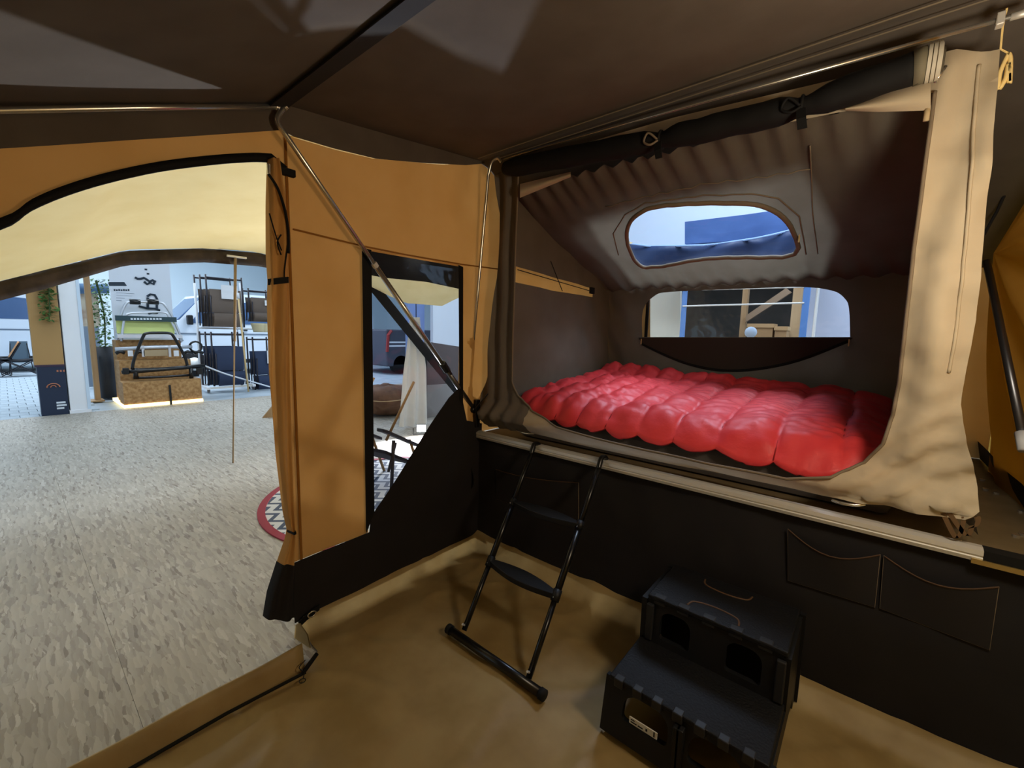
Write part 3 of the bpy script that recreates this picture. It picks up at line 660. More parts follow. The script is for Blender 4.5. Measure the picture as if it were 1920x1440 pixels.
part('lower_tread', MB().box((sx0, yf - .005, zF + H1 - .014), (sx1, ym + .03, zF + H1 + .004)), mat('black_tread', (14, 15, 19), .6, bump=.3, bscale=120), st, bevel=.005)
part('upper_tread', MB().box((sx0 + .02, ym - .005, zF + H2 - .016), (sx1 - .005, yb, zF + H2 + .004)), MATS['black_tread'], st, bevel=.005)
hinge_row(sx0 + .01, sx1 - .01, yf + .005, zF + H1, 7)
hinge_row(sx0 + .03, sx1 - .015, ym + .012, zF + H2, 5)
for xs_ in (sx0 - .005, sx1 + .005):
    mb = MB().prism([Vector((xs_, yf - .02, zF)), Vector((xs_, yf + .05, zF)), Vector((xs_, yf + .1, zF + .08)), Vector((xs_, yb - .08, zF + .08)), Vector((xs_, yb - .03, zF)), Vector((xs_, yb + .03, zF)), Vector((xs_, yb, zF + H2 - .02)), Vector((xs_, ym, zF + H2 - .02)), Vector((xs_, ym, zF + H1 - .02)), Vector((xs_, yf + .01, zF + H1 - .02))], (.022 if xs_ < 1.5 else -.022, 0, 0))
    part('side_panel', mb, M_BP, st)
panel_with_holes(yb + .03, zF, yb, zF + H2 - .01, sx0 - .01, sx1 + .015, [], 'back_panel', st)
for yy, ss in ((ym + .03, 1), (yb - .04, -1)):
    cx_ = (sx0 + sx1) / 2
    part('handle_outline', MB().tube(smooth_path([(cx_ - .09, yy, zF + H2 + .003), (cx_ - .075, yy + .04 * ss, zF + H2 + .004), (cx_, yy + .055 * ss, zF + H2 + .004), (cx_ + .075, yy + .04 * ss, zF + H2 + .004), (cx_ + .09, yy, zF + H2 + .003)], 5), .004, 6), mat('brown_trim', (84, 62, 44), .5), st, smooth=True)
for xs_ in (sx0 + .25, sx1 - .25 + .005):
    part('rib', MB().box((xs_ - .012, yf - .028, zF + .01), (xs_ + .012, yf + .0, zF + H1 - .03)), M_BP, st, bevel=.004)
for xs_ in (sx0 + .035, sx1 - .02):
    part('rib', MB().box((xs_ - .014, ym - .018, zF + H1 + .01), (xs_ + .014, ym + .0, zF + H2 - .03)), mat('grey_plastic', (40, 41, 44), .4), st, bevel=.004)
# sticker with a few printed marks
s0 = P(1180, 1342, y=yf - .035); s1 = P(1231, 1388, y=yf - .035)
stk = part('sticker', MB().box((s0.x, yf - .034, s1.z), (s1.x, yf - .030, s0.z - .003)), mat('sticker_white', (214, 212, 204), .6), st)
for a_, b_, c_, d_ in ((.06, .28, .25, .38), (.32, .5, .25, .38), (.6, .66, .3, .6), (.88, .92, .15, .85), (.06, .2, .6, .7)):
    part('print_mark', MB().box((s0.x + (s1.x - s0.x) * a_, yf - .0355, s1.z + (s0.z - s1.z) * c_), (s0.x + (s1.x - s0.x) * b_, yf - .0335, s1.z + (s0.z - s1.z) * d_)), M_BK, stk)
# ================================================================== TIED-BACK DOOR AND SMALL FABRIC PIECES
dc = thing('door_curtain', 'ochre tent door rolled back and tied along the door post', 'curtain', (.0, -1.25, .1))
prof = [(300, 500, 520), (380, 499, 535), (480, 500, 540), (528, 503, 538), (560, 501, 540), (700, 503, 540), (850, 515, 545), (960, 530, 548), (992, 538, 549), (1010, 535, 549), (1055, 520, 551)]
def curt(pr, x, nrow, amp):
    def fn(u, v):
        t = v; yy = pr[0][0] + (pr[-1][0] - pr[0][0]) * t
        a_ = lerp([(p_[0], p_[1]) for p_ in pr], yy); b_ = lerp([(p_[0], p_[2]) for p_ in pr], yy)
        ang = u * math.pi
        q_ = P(a_ + (b_ - a_) * (1 - math.cos(ang)) / 2, yy, x=x)
        return q_ + Vector((amp * (math.sin(ang) * .9 + .22 * math.sin(u * 15 + yy * .01)), 0, 0))
    return MB().grid(fn, 28, nrow)
part('cloth', curt(prof, .015, 60, .045), M_OR, dc, smooth=True)
part('dark_hem', curt([(1053, 520, 551), (1085, 510, 551), (1110, 502, 551), (1156, 494, 551)], .015, 16, .05), M_DK, dc, smooth=True)
for py, a_, b_ in ((529, 502, 541), (995, 538, 549)):
    l_ = P(a_, py, x=.02); r_ = P(b_, py - 4, x=.02)
    part('tie_band', MB().ribbon([l_, l_.lerp(r_, .3) + Vector((.052, 0, 0)), l_.lerp(r_, .7) + Vector((.052, 0, 0)), r_], (0, 0, .026 if py < 600 else .012), (1, 0, 0), .004), M_BK, dc)
zc = [P(px, py, x=.065) for px, py in ((503, 326), (520, 352), (533, 390), (540, 430), (541, 475))]
part('zip_edge', MB().tube(smooth_path(zc, 5), .006, 6), M_BK, dc, smooth=True)
for pts_ in (((505, 400), (512, 425), (520, 450), (528, 470)), ((527, 440), (520, 455), (527, 478)), ((540, 455), (534, 500), (533, 520))):
    part('pull_cord', MB().tube(smooth_path([P(px, py, x=.065) for px, py in pts_], 4), .003, 5), M_BK, dc, smooth=True)
c = P(508, 318, x=.03); part('zip_slider', MB().box(c - Vector((.006, .016, .024)), c + Vector((.012, .016, .02))), M_MT, dc, bevel=.004)
c = P(575, 1156, x=.04); bu = thing('strap_buckle', 'black and steel buckle at the foot of the door post', 'buckle', c)
part('strap', MB().ribbon([c + Vector((0, -.04, -.02)), c, c + Vector((0, .06, .02))], (0, .0, .03), (1, 0, 0), .006), M_BK, bu)
part('frame', MB().tube([c + Vector((.012, .02 + .02 * math.cos(a), .008 + .014 * math.sin(a))) for a in [i * math.pi / 4 for i in range(8)]], .004, 6, closed=True), M_MT, bu, smooth=True)
sp = thing('hanging_pouch', 'dark cloth strap loop hanging below the hinge in the dark corner', 'strap', P(868, 860, y=-.06))
cpts = [P(px, py, y=-.07) for px, py in ((868, 835), (882, 870), (888, 905), (872, 930), (862, 940))]
part('loop', MB().tube(smooth_path(cpts, 5), .006, 6), M_BK, sp, smooth=True)
part('cloth', MB().grid(lambda u, v: P(852 + 34 * u, 838 + 70 * v + 12 * u * v, y=-.055 - .02 * math.sin(u * math.pi)), 8, 10), M_DK, sp, smooth=True, solid=.004)
part('tan_tab', MB().prism([P(px, py, y=-.085) for px, py in ((857, 897), (864, 895), (860, 930), (854, 932))], (0, .006, 0)), mat('tan_tab', (190, 130, 76), .7), sp)
part('wire_clip', MB().tube([P(864, 830, y=-.07), P(870, 836, y=-.07), P(878, 835, y=-.07)], .003, 6), M_MT, sp)
# ================================================================== OUTSIDE: FLOODLIGHT, CHAIR, RUG, AWNING
fl0 = P(790, 803, z=FZ + .10)
aim = Vector((.9, -1.0, 2.0))
fd = thing('flood_lamp', 'small glaring floodlight on the floor behind the tent window', 'lamp', (fl0.x, fl0.y, FZ))
dvx = (Vector((.6, -.9, .6)) - fl0).normalized(); sd = dvx.cross(Vector((0, 0, 1))).normalized(); uu = sd.cross(dvx)
def obox(c, hx, hy, hz):
    vs_ = [c + sd * (hx * a_) + dvx * (hy * b_) + uu * (hz * c_) for a_, b_, c_ in ((-1,-1,-1),(1,-1,-1),(1,1,-1),(-1,1,-1),(-1,-1,1),(1,-1,1),(1,1,1),(-1,1,1))]
    return MB().add(vs_, [(3,2,1,0),(4,5,6,7),(0,1,5,4),(1,2,6,5),(2,3,7,6),(3,0,4,7)])
part('housing', obox(fl0 - dvx * .03, .07, .028, .055), M_BP, fd, bevel=.006)
part('lit_face', obox(fl0, .06, .004, .045), mat('led_face', (255, 250, 240), .5, emit=150), fd)
part('stand', MB().tube([fl0 - dvx * .03 + sd * .11, Vector((fl0.x, fl0.y, FZ + .012)) + sd * .11, Vector((fl0.x, fl0.y, FZ + .012)) - sd * .11, fl0 - dvx * .03 - sd * .11], .008, 6), M_BM, fd)
ll = light('flood_beam', 'SPOT', fl0 + dvx * .03, 480, (.93, .96, 1), .05, fl0 + dvx, spot=math.radians(150), blend=.4)
# camping chair seen through the window
cc = P(755, 828, x=-1.15); cc = Vector((-1.2, .33, 0))
ch = thing('camping_chair', 'folding chair with dark arms and thin wooden legs seen through tent window', 'chair', (cc.x, cc.y, FZ))
ar = [P(712, 803, x=-1.2), P(722, 806, x=-1.2), P(768, 826, x=-1.25), P(782, 832, x=-1.28)]
def slat(pts_, w, th, m, nm): part(nm, MB().ribbon(pts_, w, (0, 0, -1), th), m, ch, bevel=.006)
M_CHD = mat('dark_arm', (60, 58, 66), .5)
slat(ar, (.07, .02, 0), .03, M_CHD, 'armrest')
ar2 = [p + Vector((-.48, -.10, 0)) for p in ar]; slat(ar2, (.07, .02, 0), .03, M_CHD, 'armrest')
se = [P(722, 845, x=-1.2), P(745, 852, x=-1.2), P(775, 866, x=-1.25)]
part('seat', MB().prism([se[0], se[2], se[2] + Vector((-.48, -.1, 0)), se[0] + Vector((-.48, -.1, 0))], (0, 0, -.03)), mat('seat_dark', (52, 50, 58), .8), ch, bevel=.008)
for dx_ in (0, -.5):
    o_ = Vector((dx_, dx_ * .2, 0))
    for a_, b_ in (((776, 716), (724, 826)), ((742, 830), (728, 885))):
        A_ = P(*a_, x=-1.22) + o_; B_ = P(*b_, x=-1.18) + o_
        part('leg', MB().tube([A_, B_], .012, 8), M_WOOD if a_[1] < 800 else M_CHD, ch, smooth=True)
    A_ = P(768, 824, x=-1.24) + o_; B_ = Vector((A_.x, A_.y + .15, FZ + .01)); part('leg', MB().tube([A_, B_], .014, 8), M_WOOD, ch, smooth=True)
    A_ = P(738, 826, x=-1.2) + o_; B_ = Vector((A_.x, A_.y - .03, FZ + .01)); part('leg', MB().tube([A_, B_], .016, 8), M_CHD, ch, smooth=True)
# round rug
def circ(a, b, c):
    ax, ay, bx, by, cx_, cy_ = a.x, a.y, b.x, b.y, c.x, c.y
    d = 2 * (ax * (by - cy_) + bx * (cy_ - ay) + cx_ * (ay - by))
    ux = ((ax*ax+ay*ay)*(by-cy_)+(bx*bx+by*by)*(cy_-ay)+(cx_*cx_+cy_*cy_)*(ay-by))/d
    uy = ((ax*ax+ay*ay)*(cx_-bx)+(bx*bx+by*by)*(ax-cx_)+(cx_*cx_+cy_*cy_)*(bx-ax))/d
    return Vector((ux, uy, 0)), math.hypot(ax - ux, ay - uy)
rc, rr_ = circ(P(482, 970, z=FZ), P(522, 915, z=FZ), P(532, 1016, z=FZ))
rg = thing('round_rug', 'round blue and white zigzag rug with red border on the strand board', 'rug', (rc.x, rc.y, FZ))
def rug_mat():
    m = bpy.data.materials.new('zigzag_rug'); m.use_nodes = True; nt = m.node_tree; N = nt.nodes; L = nt.links; b = N['Principled BSDF']
    tc = N.new('ShaderNodeTexCoord'); sx = N.new('ShaderNodeSeparateXYZ'); L.new(tc.outputs['Object'], sx.inputs[0])
    pp = N.new('ShaderNodeMath'); pp.operation = 'PINGPONG'; pp.inputs[1].default_value = .09; L.new(sx.outputs[0], pp.inputs[0])
    ad = N.new('ShaderNodeMath'); ad.operation = 'ADD'; L.new(pp.outputs[0], ad.inputs[0]); L.new(sx.outputs[1], ad.inputs[1])
    ml = N.new('ShaderNodeMath'); ml.operation = 'MULTIPLY'; ml.inputs[1].default_value = 9; L.new(ad.outputs[0], ml.inputs[0])
    fr = N.new('ShaderNodeMath'); fr.operation = 'FRACT'; L.new(ml.outputs[0], fr.inputs[0])
    rp = N.new('ShaderNodeValToRGB'); rp.color_ramp.interpolation = 'CONSTANT'; rp.color_ramp.elements[0].color = srgb(70, 84, 112); rp.color_ramp.elements[1].position = .42; rp.color_ramp.elements[1].color = srgb(206, 212, 222)
    L.new(fr.outputs[0], rp.inputs[0]); L.new(rp.outputs[0], b.inputs['Base Color']); b.inputs['Roughness'].default_value = .9
    return m
NG = 72
ringv = lambda r_, z_: [(rc.x + r_ * math.cos(2 * math.pi * i / NG), rc.y + r_ * math.sin(2 * math.pi * i / NG), z_) for i in range(NG)]
me_ = MB().prism([Vector(p) for p in ringv(rr_ - .05, FZ + .001)], (0, 0, .008)); part('pile', me_, rug_mat(), rg)
mb = MB(); mb.add(ringv(rr_ - .055, FZ + .001) + ringv(rr_ - .055, FZ + .012) + ringv(rr_, FZ + .012) + ringv(rr_, FZ + .001), [(k_ * NG + i, k_ * NG + (i + 1) % NG, (k_ + 1) * NG + (i + 1) % NG, (k_ + 1) * NG + i) for k_ in range(3) for i in range(NG)])
part('border', mb, mat('rug_red', (150, 60, 76), .9), rg)
# awning
aw_ = thing('awning', 'cream canopy with dark arched front hem spread outside the doorway', 'awning', (-1.5, 0, FZ))
XA = P(437, 868, z=FZ).x
hem = [(-3.4, .9, .76), (-2.6, 1.35, 1.2), (-2.08, 1.66, 1.52), (-1.78, 1.80, 1.655), (-1.28, 2.03, 1.905), (-.69, 2.145, 2.01), (-.2, 2.175, 2.035), (.5, 2.12, 1.99), (1.05, 1.97, 1.84), (1.7, 1.76, 1.63), (2.35, 1.77, 1.64)]
hz = lambda y, k_: lerp([(h[0], h[k_]) for h in hem], y)
def canopy(u, v):
    y = -3.4 + 5.75 * u; x = -.06 + (XA + .06) * v
    zt = lerp([(-3.4, 1.62), (-2.0, 2.12), (-1.2, 2.36), (0, 2.48), (2.35, 2.36)], y)
    z = zt + (hz(y, 1) - zt) * (v ** 1.15) + .10 * math.sin(math.pi * v) * (1 if y > -1.6 else .5) + .012 * nz(x * 3, y * 3) - .03 * math.sin(math.pi * v) * sm(1.4, 2.3, y)
    return Vector((x, y, z))
part('canopy', MB().grid(canopy, 64, 24), M_CR, aw_, smooth=True)
part('hem', MB().grid(lambda u, v: Vector((XA - .006 + .012 * nz(u * 30, v * 2), -3.4 + 4.45 * u, hz(-3.4 + 4.45 * u, 1) + (hz(-3.4 + 4.45 * u, 2) - hz(-3.4 + 4.45 * u, 1)) * v)), 64, 3), mat('hem_brown', (70, 58, 50), .6, rgb2=(44, 36, 32), scale=9), aw_, smooth=True, solid=.006)
seam_ = [canopy((-1.7 + .1 * i + 3.4) / 5.75, .12 + .02 * abs(i - 12) / 12) + Vector((0, 0, -.008)) for i in range(18)]
part('ridge_seam', MB().ribbon(seam_, (.05, 0, .006), (0, 0, -1), .004), mat('seam_gold', (190, 158, 84), .8), aw_)
pf = P(437, 868, z=FZ); ptop = Vector((XA + .02, P(440, 480, x=XA).y, P(440, 480, x=XA).z))
po = thing('awning_pole', 'thin wooden pole holding up the front hem of the awning', 'pole', pf)
mp_ = pf.lerp(ptop, .62)
part('lower_tube', MB().tube([pf, mp_], .008, 8), mat('pole_tan', (150, 128, 98), .5), po, smooth=True)
part('upper_tube', MB().tube([mp_ - Vector((0, 0, .05)), ptop], .014, 8), MATS['pole_tan'], po, smooth=True)
part('top_clip', MB().box(ptop - Vector((.01, .08, .02)), ptop + Vector((.02, .10, .0))), M_AL, po, bevel=.004)
sb0 = P(690, 524, x=XA); sb1 = P(795, 655, x=XA); sb2 = P(872, 750, x=XA)
sb = obj('awning_strap', MB().ribbon([sb0, sb1, sb2], (0, .10, .10), (-1, 0, 0), .01), M_BK); tag(sb, 'wide black strap running diagonally behind the window beside the pole', 'strap')
# wedge on the boards
w0 = P(492, 782, z=FZ); wq = obj('wooden_wedge', MB().prism([w0, w0 + Vector((.1, .25, 0)), w0 + Vector((.05, .22, .28))], (.08, -.03, 0)), M_WOOD); tag(wq, 'small wooden wedge on the boards beside the tied door curtain', 'wedge')
# ---------------- things seen through the side window
g0 = P(730, 776, z=FZ)
pf_ = thing('leather_pouf', 'low brown hide pouf lying beyond the tent window', 'pouf', (g0.x, g0.y, FZ))
sc_ = (g0 - CAM).length / 802
def pouf(u, v):
    a_ = 2 * math.pi * u; w = math.sin(math.pi * v) ** .6
    return Vector((g0.x + 42 * sc_ * w * math.cos(a_), g0.y + 50 * sc_ * w * math.sin(a_), FZ + .005 + 52 * sc_ * (1 - math.cos(math.pi * v)) / 2 * (1 + .1 * nz(u * 9, v * 5))))
part('body', MB().grid(pouf, 30, 14), mat('hide_brown', (118, 84, 62), .8, rgb2=(90, 62, 48), scale=6, bump=.2, bscale=40), pf_, smooth=True)
part('seam', MB().tube([pouf(i / 30, .55) * 1.0 for i in range(30)], .008, 6, closed=True), mat('hide_tan', (190, 160, 120), .8), pf_, smooth=True)
b0 = P(728, 702, z=FZ); b1 = P(768, 706, z=FZ)
zt = P(745, 618, x=b0.x).z
cp = thing('dark_camper', 'dark grey camper box with two white stripes beyond the tent window', 'camper', (b0.x, b0.y, FZ))
xb = b0.x
part('body', MB().box((xb - 2, P(725, 660, x=xb).y, FZ + .25), (xb, P(840, 660, x=xb).y, zt)), mat('camper_grey', (74, 76, 88), .5), cp, bevel=.05)
for dz in (.0, .12): part('stripe', MB().box((xb - .02, P(728, 645, x=xb).y, P(745, 650, x=xb).z + dz), (xb + .012, P(838, 645, x=xb).y, P(745, 650, x=xb).z + dz + .05)), M_WH, cp)
part('tail_light', MB().tube([P(726, 660, x=xb + .02), P(728, 628, x=xb + .02), P(734, 620, x=xb + .02)], .05, 6), mat('tail_red', (150, 50, 50), .4), cp)
for dy in (.5, 2.2):
    c = Vector((xb, P(728, 700, x=xb).y + dy, FZ + .3)); part('wheel', MB().tube([c - Vector((.25, 0, 0)), c + Vector((.0, 0, 0))], .3, 18), mat('tyre', (26, 26, 28), .8), cp, smooth=True)
c0 = P(778, 800, z=FZ); xs_ = c0.x
pc = thing('pale_curtain', 'long pale curtain cloth hanging outside the tent window', 'curtain', (c0.x, c0.y, FZ))
def pcf(u, v):
    py = 800 - 205 * v; a_ = lerp([(600, 768), (640, 764), (700, 756), (800, 748)], py); b_ = lerp([(600, 786), (640, 792), (690, 800), (800, 802)], py)
    return P(a_ + (b_ - a_) * u, py, x=xs_) + Vector((.04 * math.sin(u * 16), 0, 0))
part('cloth', MB().grid(pcf, 30, 20), mat('pale_cloth', (222, 216, 204), .9, trans=.3), pc, smooth=True)
part('hanging_cord', MB().tube([pcf(.5, 1), pcf(.5, 1) + Vector((0, 0, 1.0))], .006, 6), M_BK, pc)
xw = -3.6
wbk = thing('grey_windbreak', 'dark grey fabric windbreak beyond the right of the tent window', 'windbreak', (xw, P(830, 700, x=xw).y, FZ))
part('upper_cloth', MB().prism([P(px, py, x=xw) for px, py in ((797, 640), (900, 656), (900, 716), (800, 722))], (-.03, 0, 0)), mat('grey_cloth', (92, 84, 84), .9), wbk)
part('lower_cloth', MB().prism([P(px, py, x=xw) for px, py in ((800, 722), (900, 716), (900, 850), (800, 800))], (-.03, 0, 0)), mat('light_grey_cloth', (140, 136, 134), .9), wbk)
part('post', MB().tube([P(799, 640, x=xw), Vector((xw, P(799, 640, x=xw).y, FZ))], .015, 8), M_BM, wbk)
xv = -6.0
wv = thing('white_partition', 'white partition panels seen through the upper right of the window', 'partition', (xv, P(850, 600, x=xv).y, FZ))
part('panel', MB().box((xv - .1, P(812, 620, x=xv).y, FZ), (xv, P(900, 620, x=xv).y, 3.2)), M_WH, wv)
part('panel', MB().box((xv - .4, P(780, 620, x=xv).y, FZ), (xv - .3, P(811, 620, x=xv).y, 3.2)), mat('blue_grey_panel', (120, 140, 186), .6), wv)
part('base', MB().box((xv - .4, P(780, 620, x=xv).y, FZ), (xv + .02, P(900, 620, x=xv).y, FZ + .08)), M_AL, wv)

# ================================================================== BEHIND THE BED (through its windows)
def slab(name, label, cat, pts_, y, th, m, foot=True):
    pp = [P(px, py, y=y) for px, py in pts_]
    t = thing(name, label, cat, (sum(p.x for p in pp) / len(pp), y, FZ if foot else min(p.z for p in pp)))
    part('panel', MB().prism(pp, (0, th, 0)), m, t)
    if foot:
        xs = [p.x for p in pp]; zl_ = min(p.z for p in pp)
        for xq in (min(xs) + .02, max(xs) - .06): part('post', MB().box((xq, y + th * .2, FZ), (xq + .04, y + th * .8, zl_ + .01)), M_AL, t)
    return t
slab('cream_board', 'cream display board at the left of the rear bed window', 'board', ((1190, 500), (1276, 500), (1274, 700), (1190, 700)), 3.6, .06, mat('cream_paint', (216, 212, 198), .6))
slab('grey_board', 'pale grey display board at the right of the rear bed window', 'board', ((1517, 480), (1700, 480), (1700, 700), (1508, 700)), 3.6, .06, mat('grey_paint', (172, 178, 194), .6))
slab('black_backdrop', 'black fabric backdrop in the middle of the rear bed window', 'backdrop', ((1270, 520), (1530, 515), (1530, 720), (1270, 720)), 5.6, .05, mat('backdrop', (52, 48, 44), .9, rgb2=(40, 38, 34), scale=4))
tb = thing('timber_shed', 'timber posts with one diagonal brace behind the rear bed window', 'shed', (P(1440, 600, y=4.6).x, 4.6, FZ))
for a_, b_ in ((1388, 1398), (1482, 1499)):
    part('post', MB().box(Vector((P(a_, 600, y=4.6).x, 4.6, FZ)), Vector((P(b_, 600, y=4.6).x, 4.7, 2.3))), M_WOOD, tb)
part('brace', MB().prism([P(px, py, y=4.55) for px, py in ((1398, 592), (1474, 540), (1484, 548), (1398, 604))], (0, .06, 0)), mat('pale_timber', (140, 116, 92), .6), tb)
part('beam', MB().box(Vector((P(1380, 520, y=4.6).x, 4.6, 2.3)), Vector((P(1505, 520, y=4.6).x, 4.7, 2.4))), M_WOOD, tb)
cf = thing('clear_frame', 'blue edged clear plastic frame outside the rear bed window', 'frame', (P(1390, 600, y=2.9).x, 2.9, FZ))
for a_, b_ in ((1276, 1284), (1501, 1514)):
    part('upright', MB().box(Vector((P(a_, 600, y=2.9).x, 2.9, FZ)), Vector((P(b_, 600, y=2.9).x, 2.93, P(1400, 536, y=2.9).z))), mat('blue_edge', (92, 132, 190), .3), cf)
for py in (541, 571):
    part('crossbar', MB().tube([P(1280, py + 3, y=2.9), P(1508, py - 3, y=2.9)], .008, 6), M_AL, cf)
for i, (a_, b_, c_, lab) in enumerate(((1400, 1450, 607, 'larger cardboard box beside the timber post behind the bed'), (1451, 1476, 612, 'smaller cardboard box at the right behind the bed'))):
    q0 = P(a_, 640, y=4.3); q1 = P(b_, c_, y=4.3)
    t = thing('cardboard_box', lab, 'box', ((q0.x + q1.x) / 2, 4.45, FZ), 'boxes behind the bed')
    part('carton', MB().box((q0.x, 4.3, FZ + .9), (q1.x, 4.54, q1.z)), mat('cardboard', (178, 140, 98), .8), t)
    part('lid', MB().box((q0.x - .01, 4.29, q1.z - .05), (q1.x + .01, 4.55, q1.z)), mat('cardboard_lid', (196, 158, 112), .8), t)
    part('shelf', MB().box((q0.x, 4.3, FZ), (q1.x, 4.54, FZ + .9)), M_BP, t)
q0 = P(1398, 620, y=4.0); cu = thing('pale_cushion', 'small pale blue cushion in front of the cardboard boxes', 'cushion', (q0.x + .06, 4.0, q0.z - .1))
part('pad', MB().ball(Vector((q0.x + .06, 4.0, q0.z - .02)), (.07, .05, .07)), mat('pale_blue', (196, 210, 226), .8), cu, smooth=True)
part('stand', MB().tube([Vector((q0.x + .06, 4.0, FZ)), Vector((q0.x + .06, 4.0, q0.z - .06))], .02, 8), M_BM, cu)
# blue canopy and white panel above
bc = thing('blue_canopy', 'blue tarpaulin canopy seen through the arched cabin window', 'canopy', (P(1390, 430, y=3.3).x, 3.3, 1.9))
part('front_sheet', MB().prism([P(px, py, y=3.3) for px, py in ((1284, 416), (1400, 402), (1540, 382), (1540, 432), (1400, 450), (1284, 458))], (0, .25, .02)), mat('tarp_blue', (84, 112, 164), .5, rgb2=(72, 98, 148), scale=3), bc)
part('valance', MB().grid(lambda u, v: P(1150 + 400 * u, lerp([(0, 452), (.15, 462), (.45, 460), (.7, 445), (1, 415)], u) + v * lerp([(0, 62), (1, 80)], u), y=3.25 + .05 * math.sin(u * 20 + v * 3)), 30, 6), mat('tarp_navy', (40, 54, 84), .45), bc, smooth=True, solid=.02)
part('edge_cord', MB().tube([P(1150 + 400 * i / 12, lerp([(0, 452), (.15, 462), (.45, 460), (.7, 445), (1, 415)], i / 12), y=3.23) for i in range(13)], .012, 6), mat('cord_light', (150, 176, 220), .4), bc, smooth=True)
for px in (1160, 1545): part('pole', MB().tube([P(px, 440, y=3.4), Vector((P(px, 440, y=3.4).x, 3.4, FZ))], .015, 8), M_AL, bc)
slab('white_screen', 'tall white screen behind the blue canopy of the arched window', 'screen', ((1100, 340), (1560, 320), (1560, 480), (1100, 480)), 4.9, .05, mat('screen_white', (206, 214, 224), .6))
# ================================================================== HALL BACKGROUND THROUGH THE DOORWAY
XC = P(150, 774, z=FZ).x
yl, ym_, yr_ = P(82, 776, x=XC).y, P(131, 775, x=XC).y, P(170, 770, x=XC).y
cl = thing('white_column', 'white square column at the edge of the strand board', 'column', (XC, (ym_ + yr_) / 2, FZ))
part('shaft', MB().box((XC - .35, ym_ + .01, FZ), (XC, yr_, 5.8)), M_WH, cl, bevel=.01)
part('corner_strip', MB().box((XC - .02, yr_ - .03, FZ), (XC + .01, yr_ + .01, 5.7)), mat('strip_blue_white', (196, 214, 232), .4), cl)
part('foot', MB().box((XC - .37, ym_ + .0, FZ), (XC + .012, yr_ + .012, FZ + .05)), M_WH, cl)
tw = thing('display_tower', 'tan display tower with navy base left of the white column', 'display', (XC, (yl + ym_) / 2, FZ))
zb_ = P(92, 684, x=XC).z; yl2 = P(60, 640, x=XC).y
part('base', MB().box((XC - .3, yl - .02, FZ), (XC - .01, ym_ - .005, zb_)), mat('navy_print', (36, 48, 70), .5), tw)
part('upper_board', MB().box((XC - .3, yl - .04, zb_), (XC - .01, ym_ - .005, 4.2)), mat('tan_print', (166, 132, 84), .6), tw)
part('edge_line', MB().box((XC - .305, yl - .04, zb_ - .03), (XC - .004, ym_ - .004, zb_)), mat('plum_line', (62, 48, 66), .5), tw)
ec = P(100, 724, x=XC)      # small copper arch emblem
arcp = [Vector((XC - .004, ec.y + .07 * math.cos(a), ec.z - .02 + .06 * math.sin(a))) for a in [math.pi * i / 10 for i in range(11)]]
part('emblem', MB().tube(arcp, .008, 6), mat('copper_print', (176, 112, 84), .5), tw)
part('emblem', MB().tube([Vector((XC - .004, ec.y + .03 * math.cos(a), ec.z - .02 + .03 * math.sin(a))) for a in [math.pi * i / 6 for i in range(7)]], .006, 6), MATS['copper_print'], tw)
for i in range(3):
    t0 = P(106, 694, x=XC); part('print_mark', MB().box((XC - .012, t0.y + .035 * i, t0.z - .03), (XC - .006, t0.y + .035 * i + .02, t0.z)), MATS['copper_print'], tw)
t0 = P(106, 757, x=XC)
for i, (w_, dz) in enumerate(((.10, .0), (.11, -.045), (.08, -.09))):
    part('print_mark', MB().box((XC - .012, t0.y, t0.z + dz), (XC - .006, t0.y + w_, t0.z + dz + .028)), mat('print_white', (206, 216, 226), .5), tw)
# foliage helper
M_LEAF = mat('leaf_green', (84, 120, 58), .6, rgb2=(52, 86, 38), scale=9)
def plant(name, label, base, h, rad, n, trail=False):
    t = thing(name, label, 'plant', base)
    lf = MB()
    for i in range(n):
        f_ = random.random(); a_ = random.uniform(0, 6.28); r_ = rad * random.random() ** .6
        c_ = Vector(base) + Vector((r_ * math.cos(a_), r_ * math.sin(a_), h * f_))
        d_ = Vector((random.uniform(-1, 1), random.uniform(-1, 1), random.uniform(-.8, .5))).normalized(); s_ = d_.cross(Vector((.3, .2, 1))).normalized()
        L_ = random.uniform(.05, .09); lf.add([c_, c_ + d_ * L_ * .5 + s_ * L_ * .3, c_ + d_ * L_, c_ + d_ * L_ * .5 - s_ * L_ * .3], [(0, 1, 2, 3)])
    o = part('foliage', lf, M_LEAF, t); o['kind'] = 'stuff'
    for k_ in range(3):
        part('stem', MB().tube(smooth_path([Vector(base) + Vector((.02 * k_, 0, 0)), Vector(base) + Vector((rad * .4 * (k_ - 1), .03, h * .5)), Vector(base) + Vector((rad * .6 * (k_ - 1), -.04, h * .96))], 4), .007, 5), mat('stem_green', (70, 84, 46), .7), t)
    return t
b_ = P(92, 600, x=XC + .06); plant('trailing_ivy', 'green ivy trailing down the tan display tower', (XC + .07, b_.y, b_.z), .95, .10, 260)
xp = -9.3
b_ = P(197, 655, x=xp); pt_ = plant('leafy_plant', 'tall leafy green plant standing left of the white banner', (xp, b_.y, b_.z), 1.35, .16, 420)
part('pot', MB().tube([(xp, b_.y, FZ), (xp, b_.y, b_.z + .05)], [.12, .17], 16), mat('pot_dark', (50, 54, 60), .6), pt_, smooth=True)
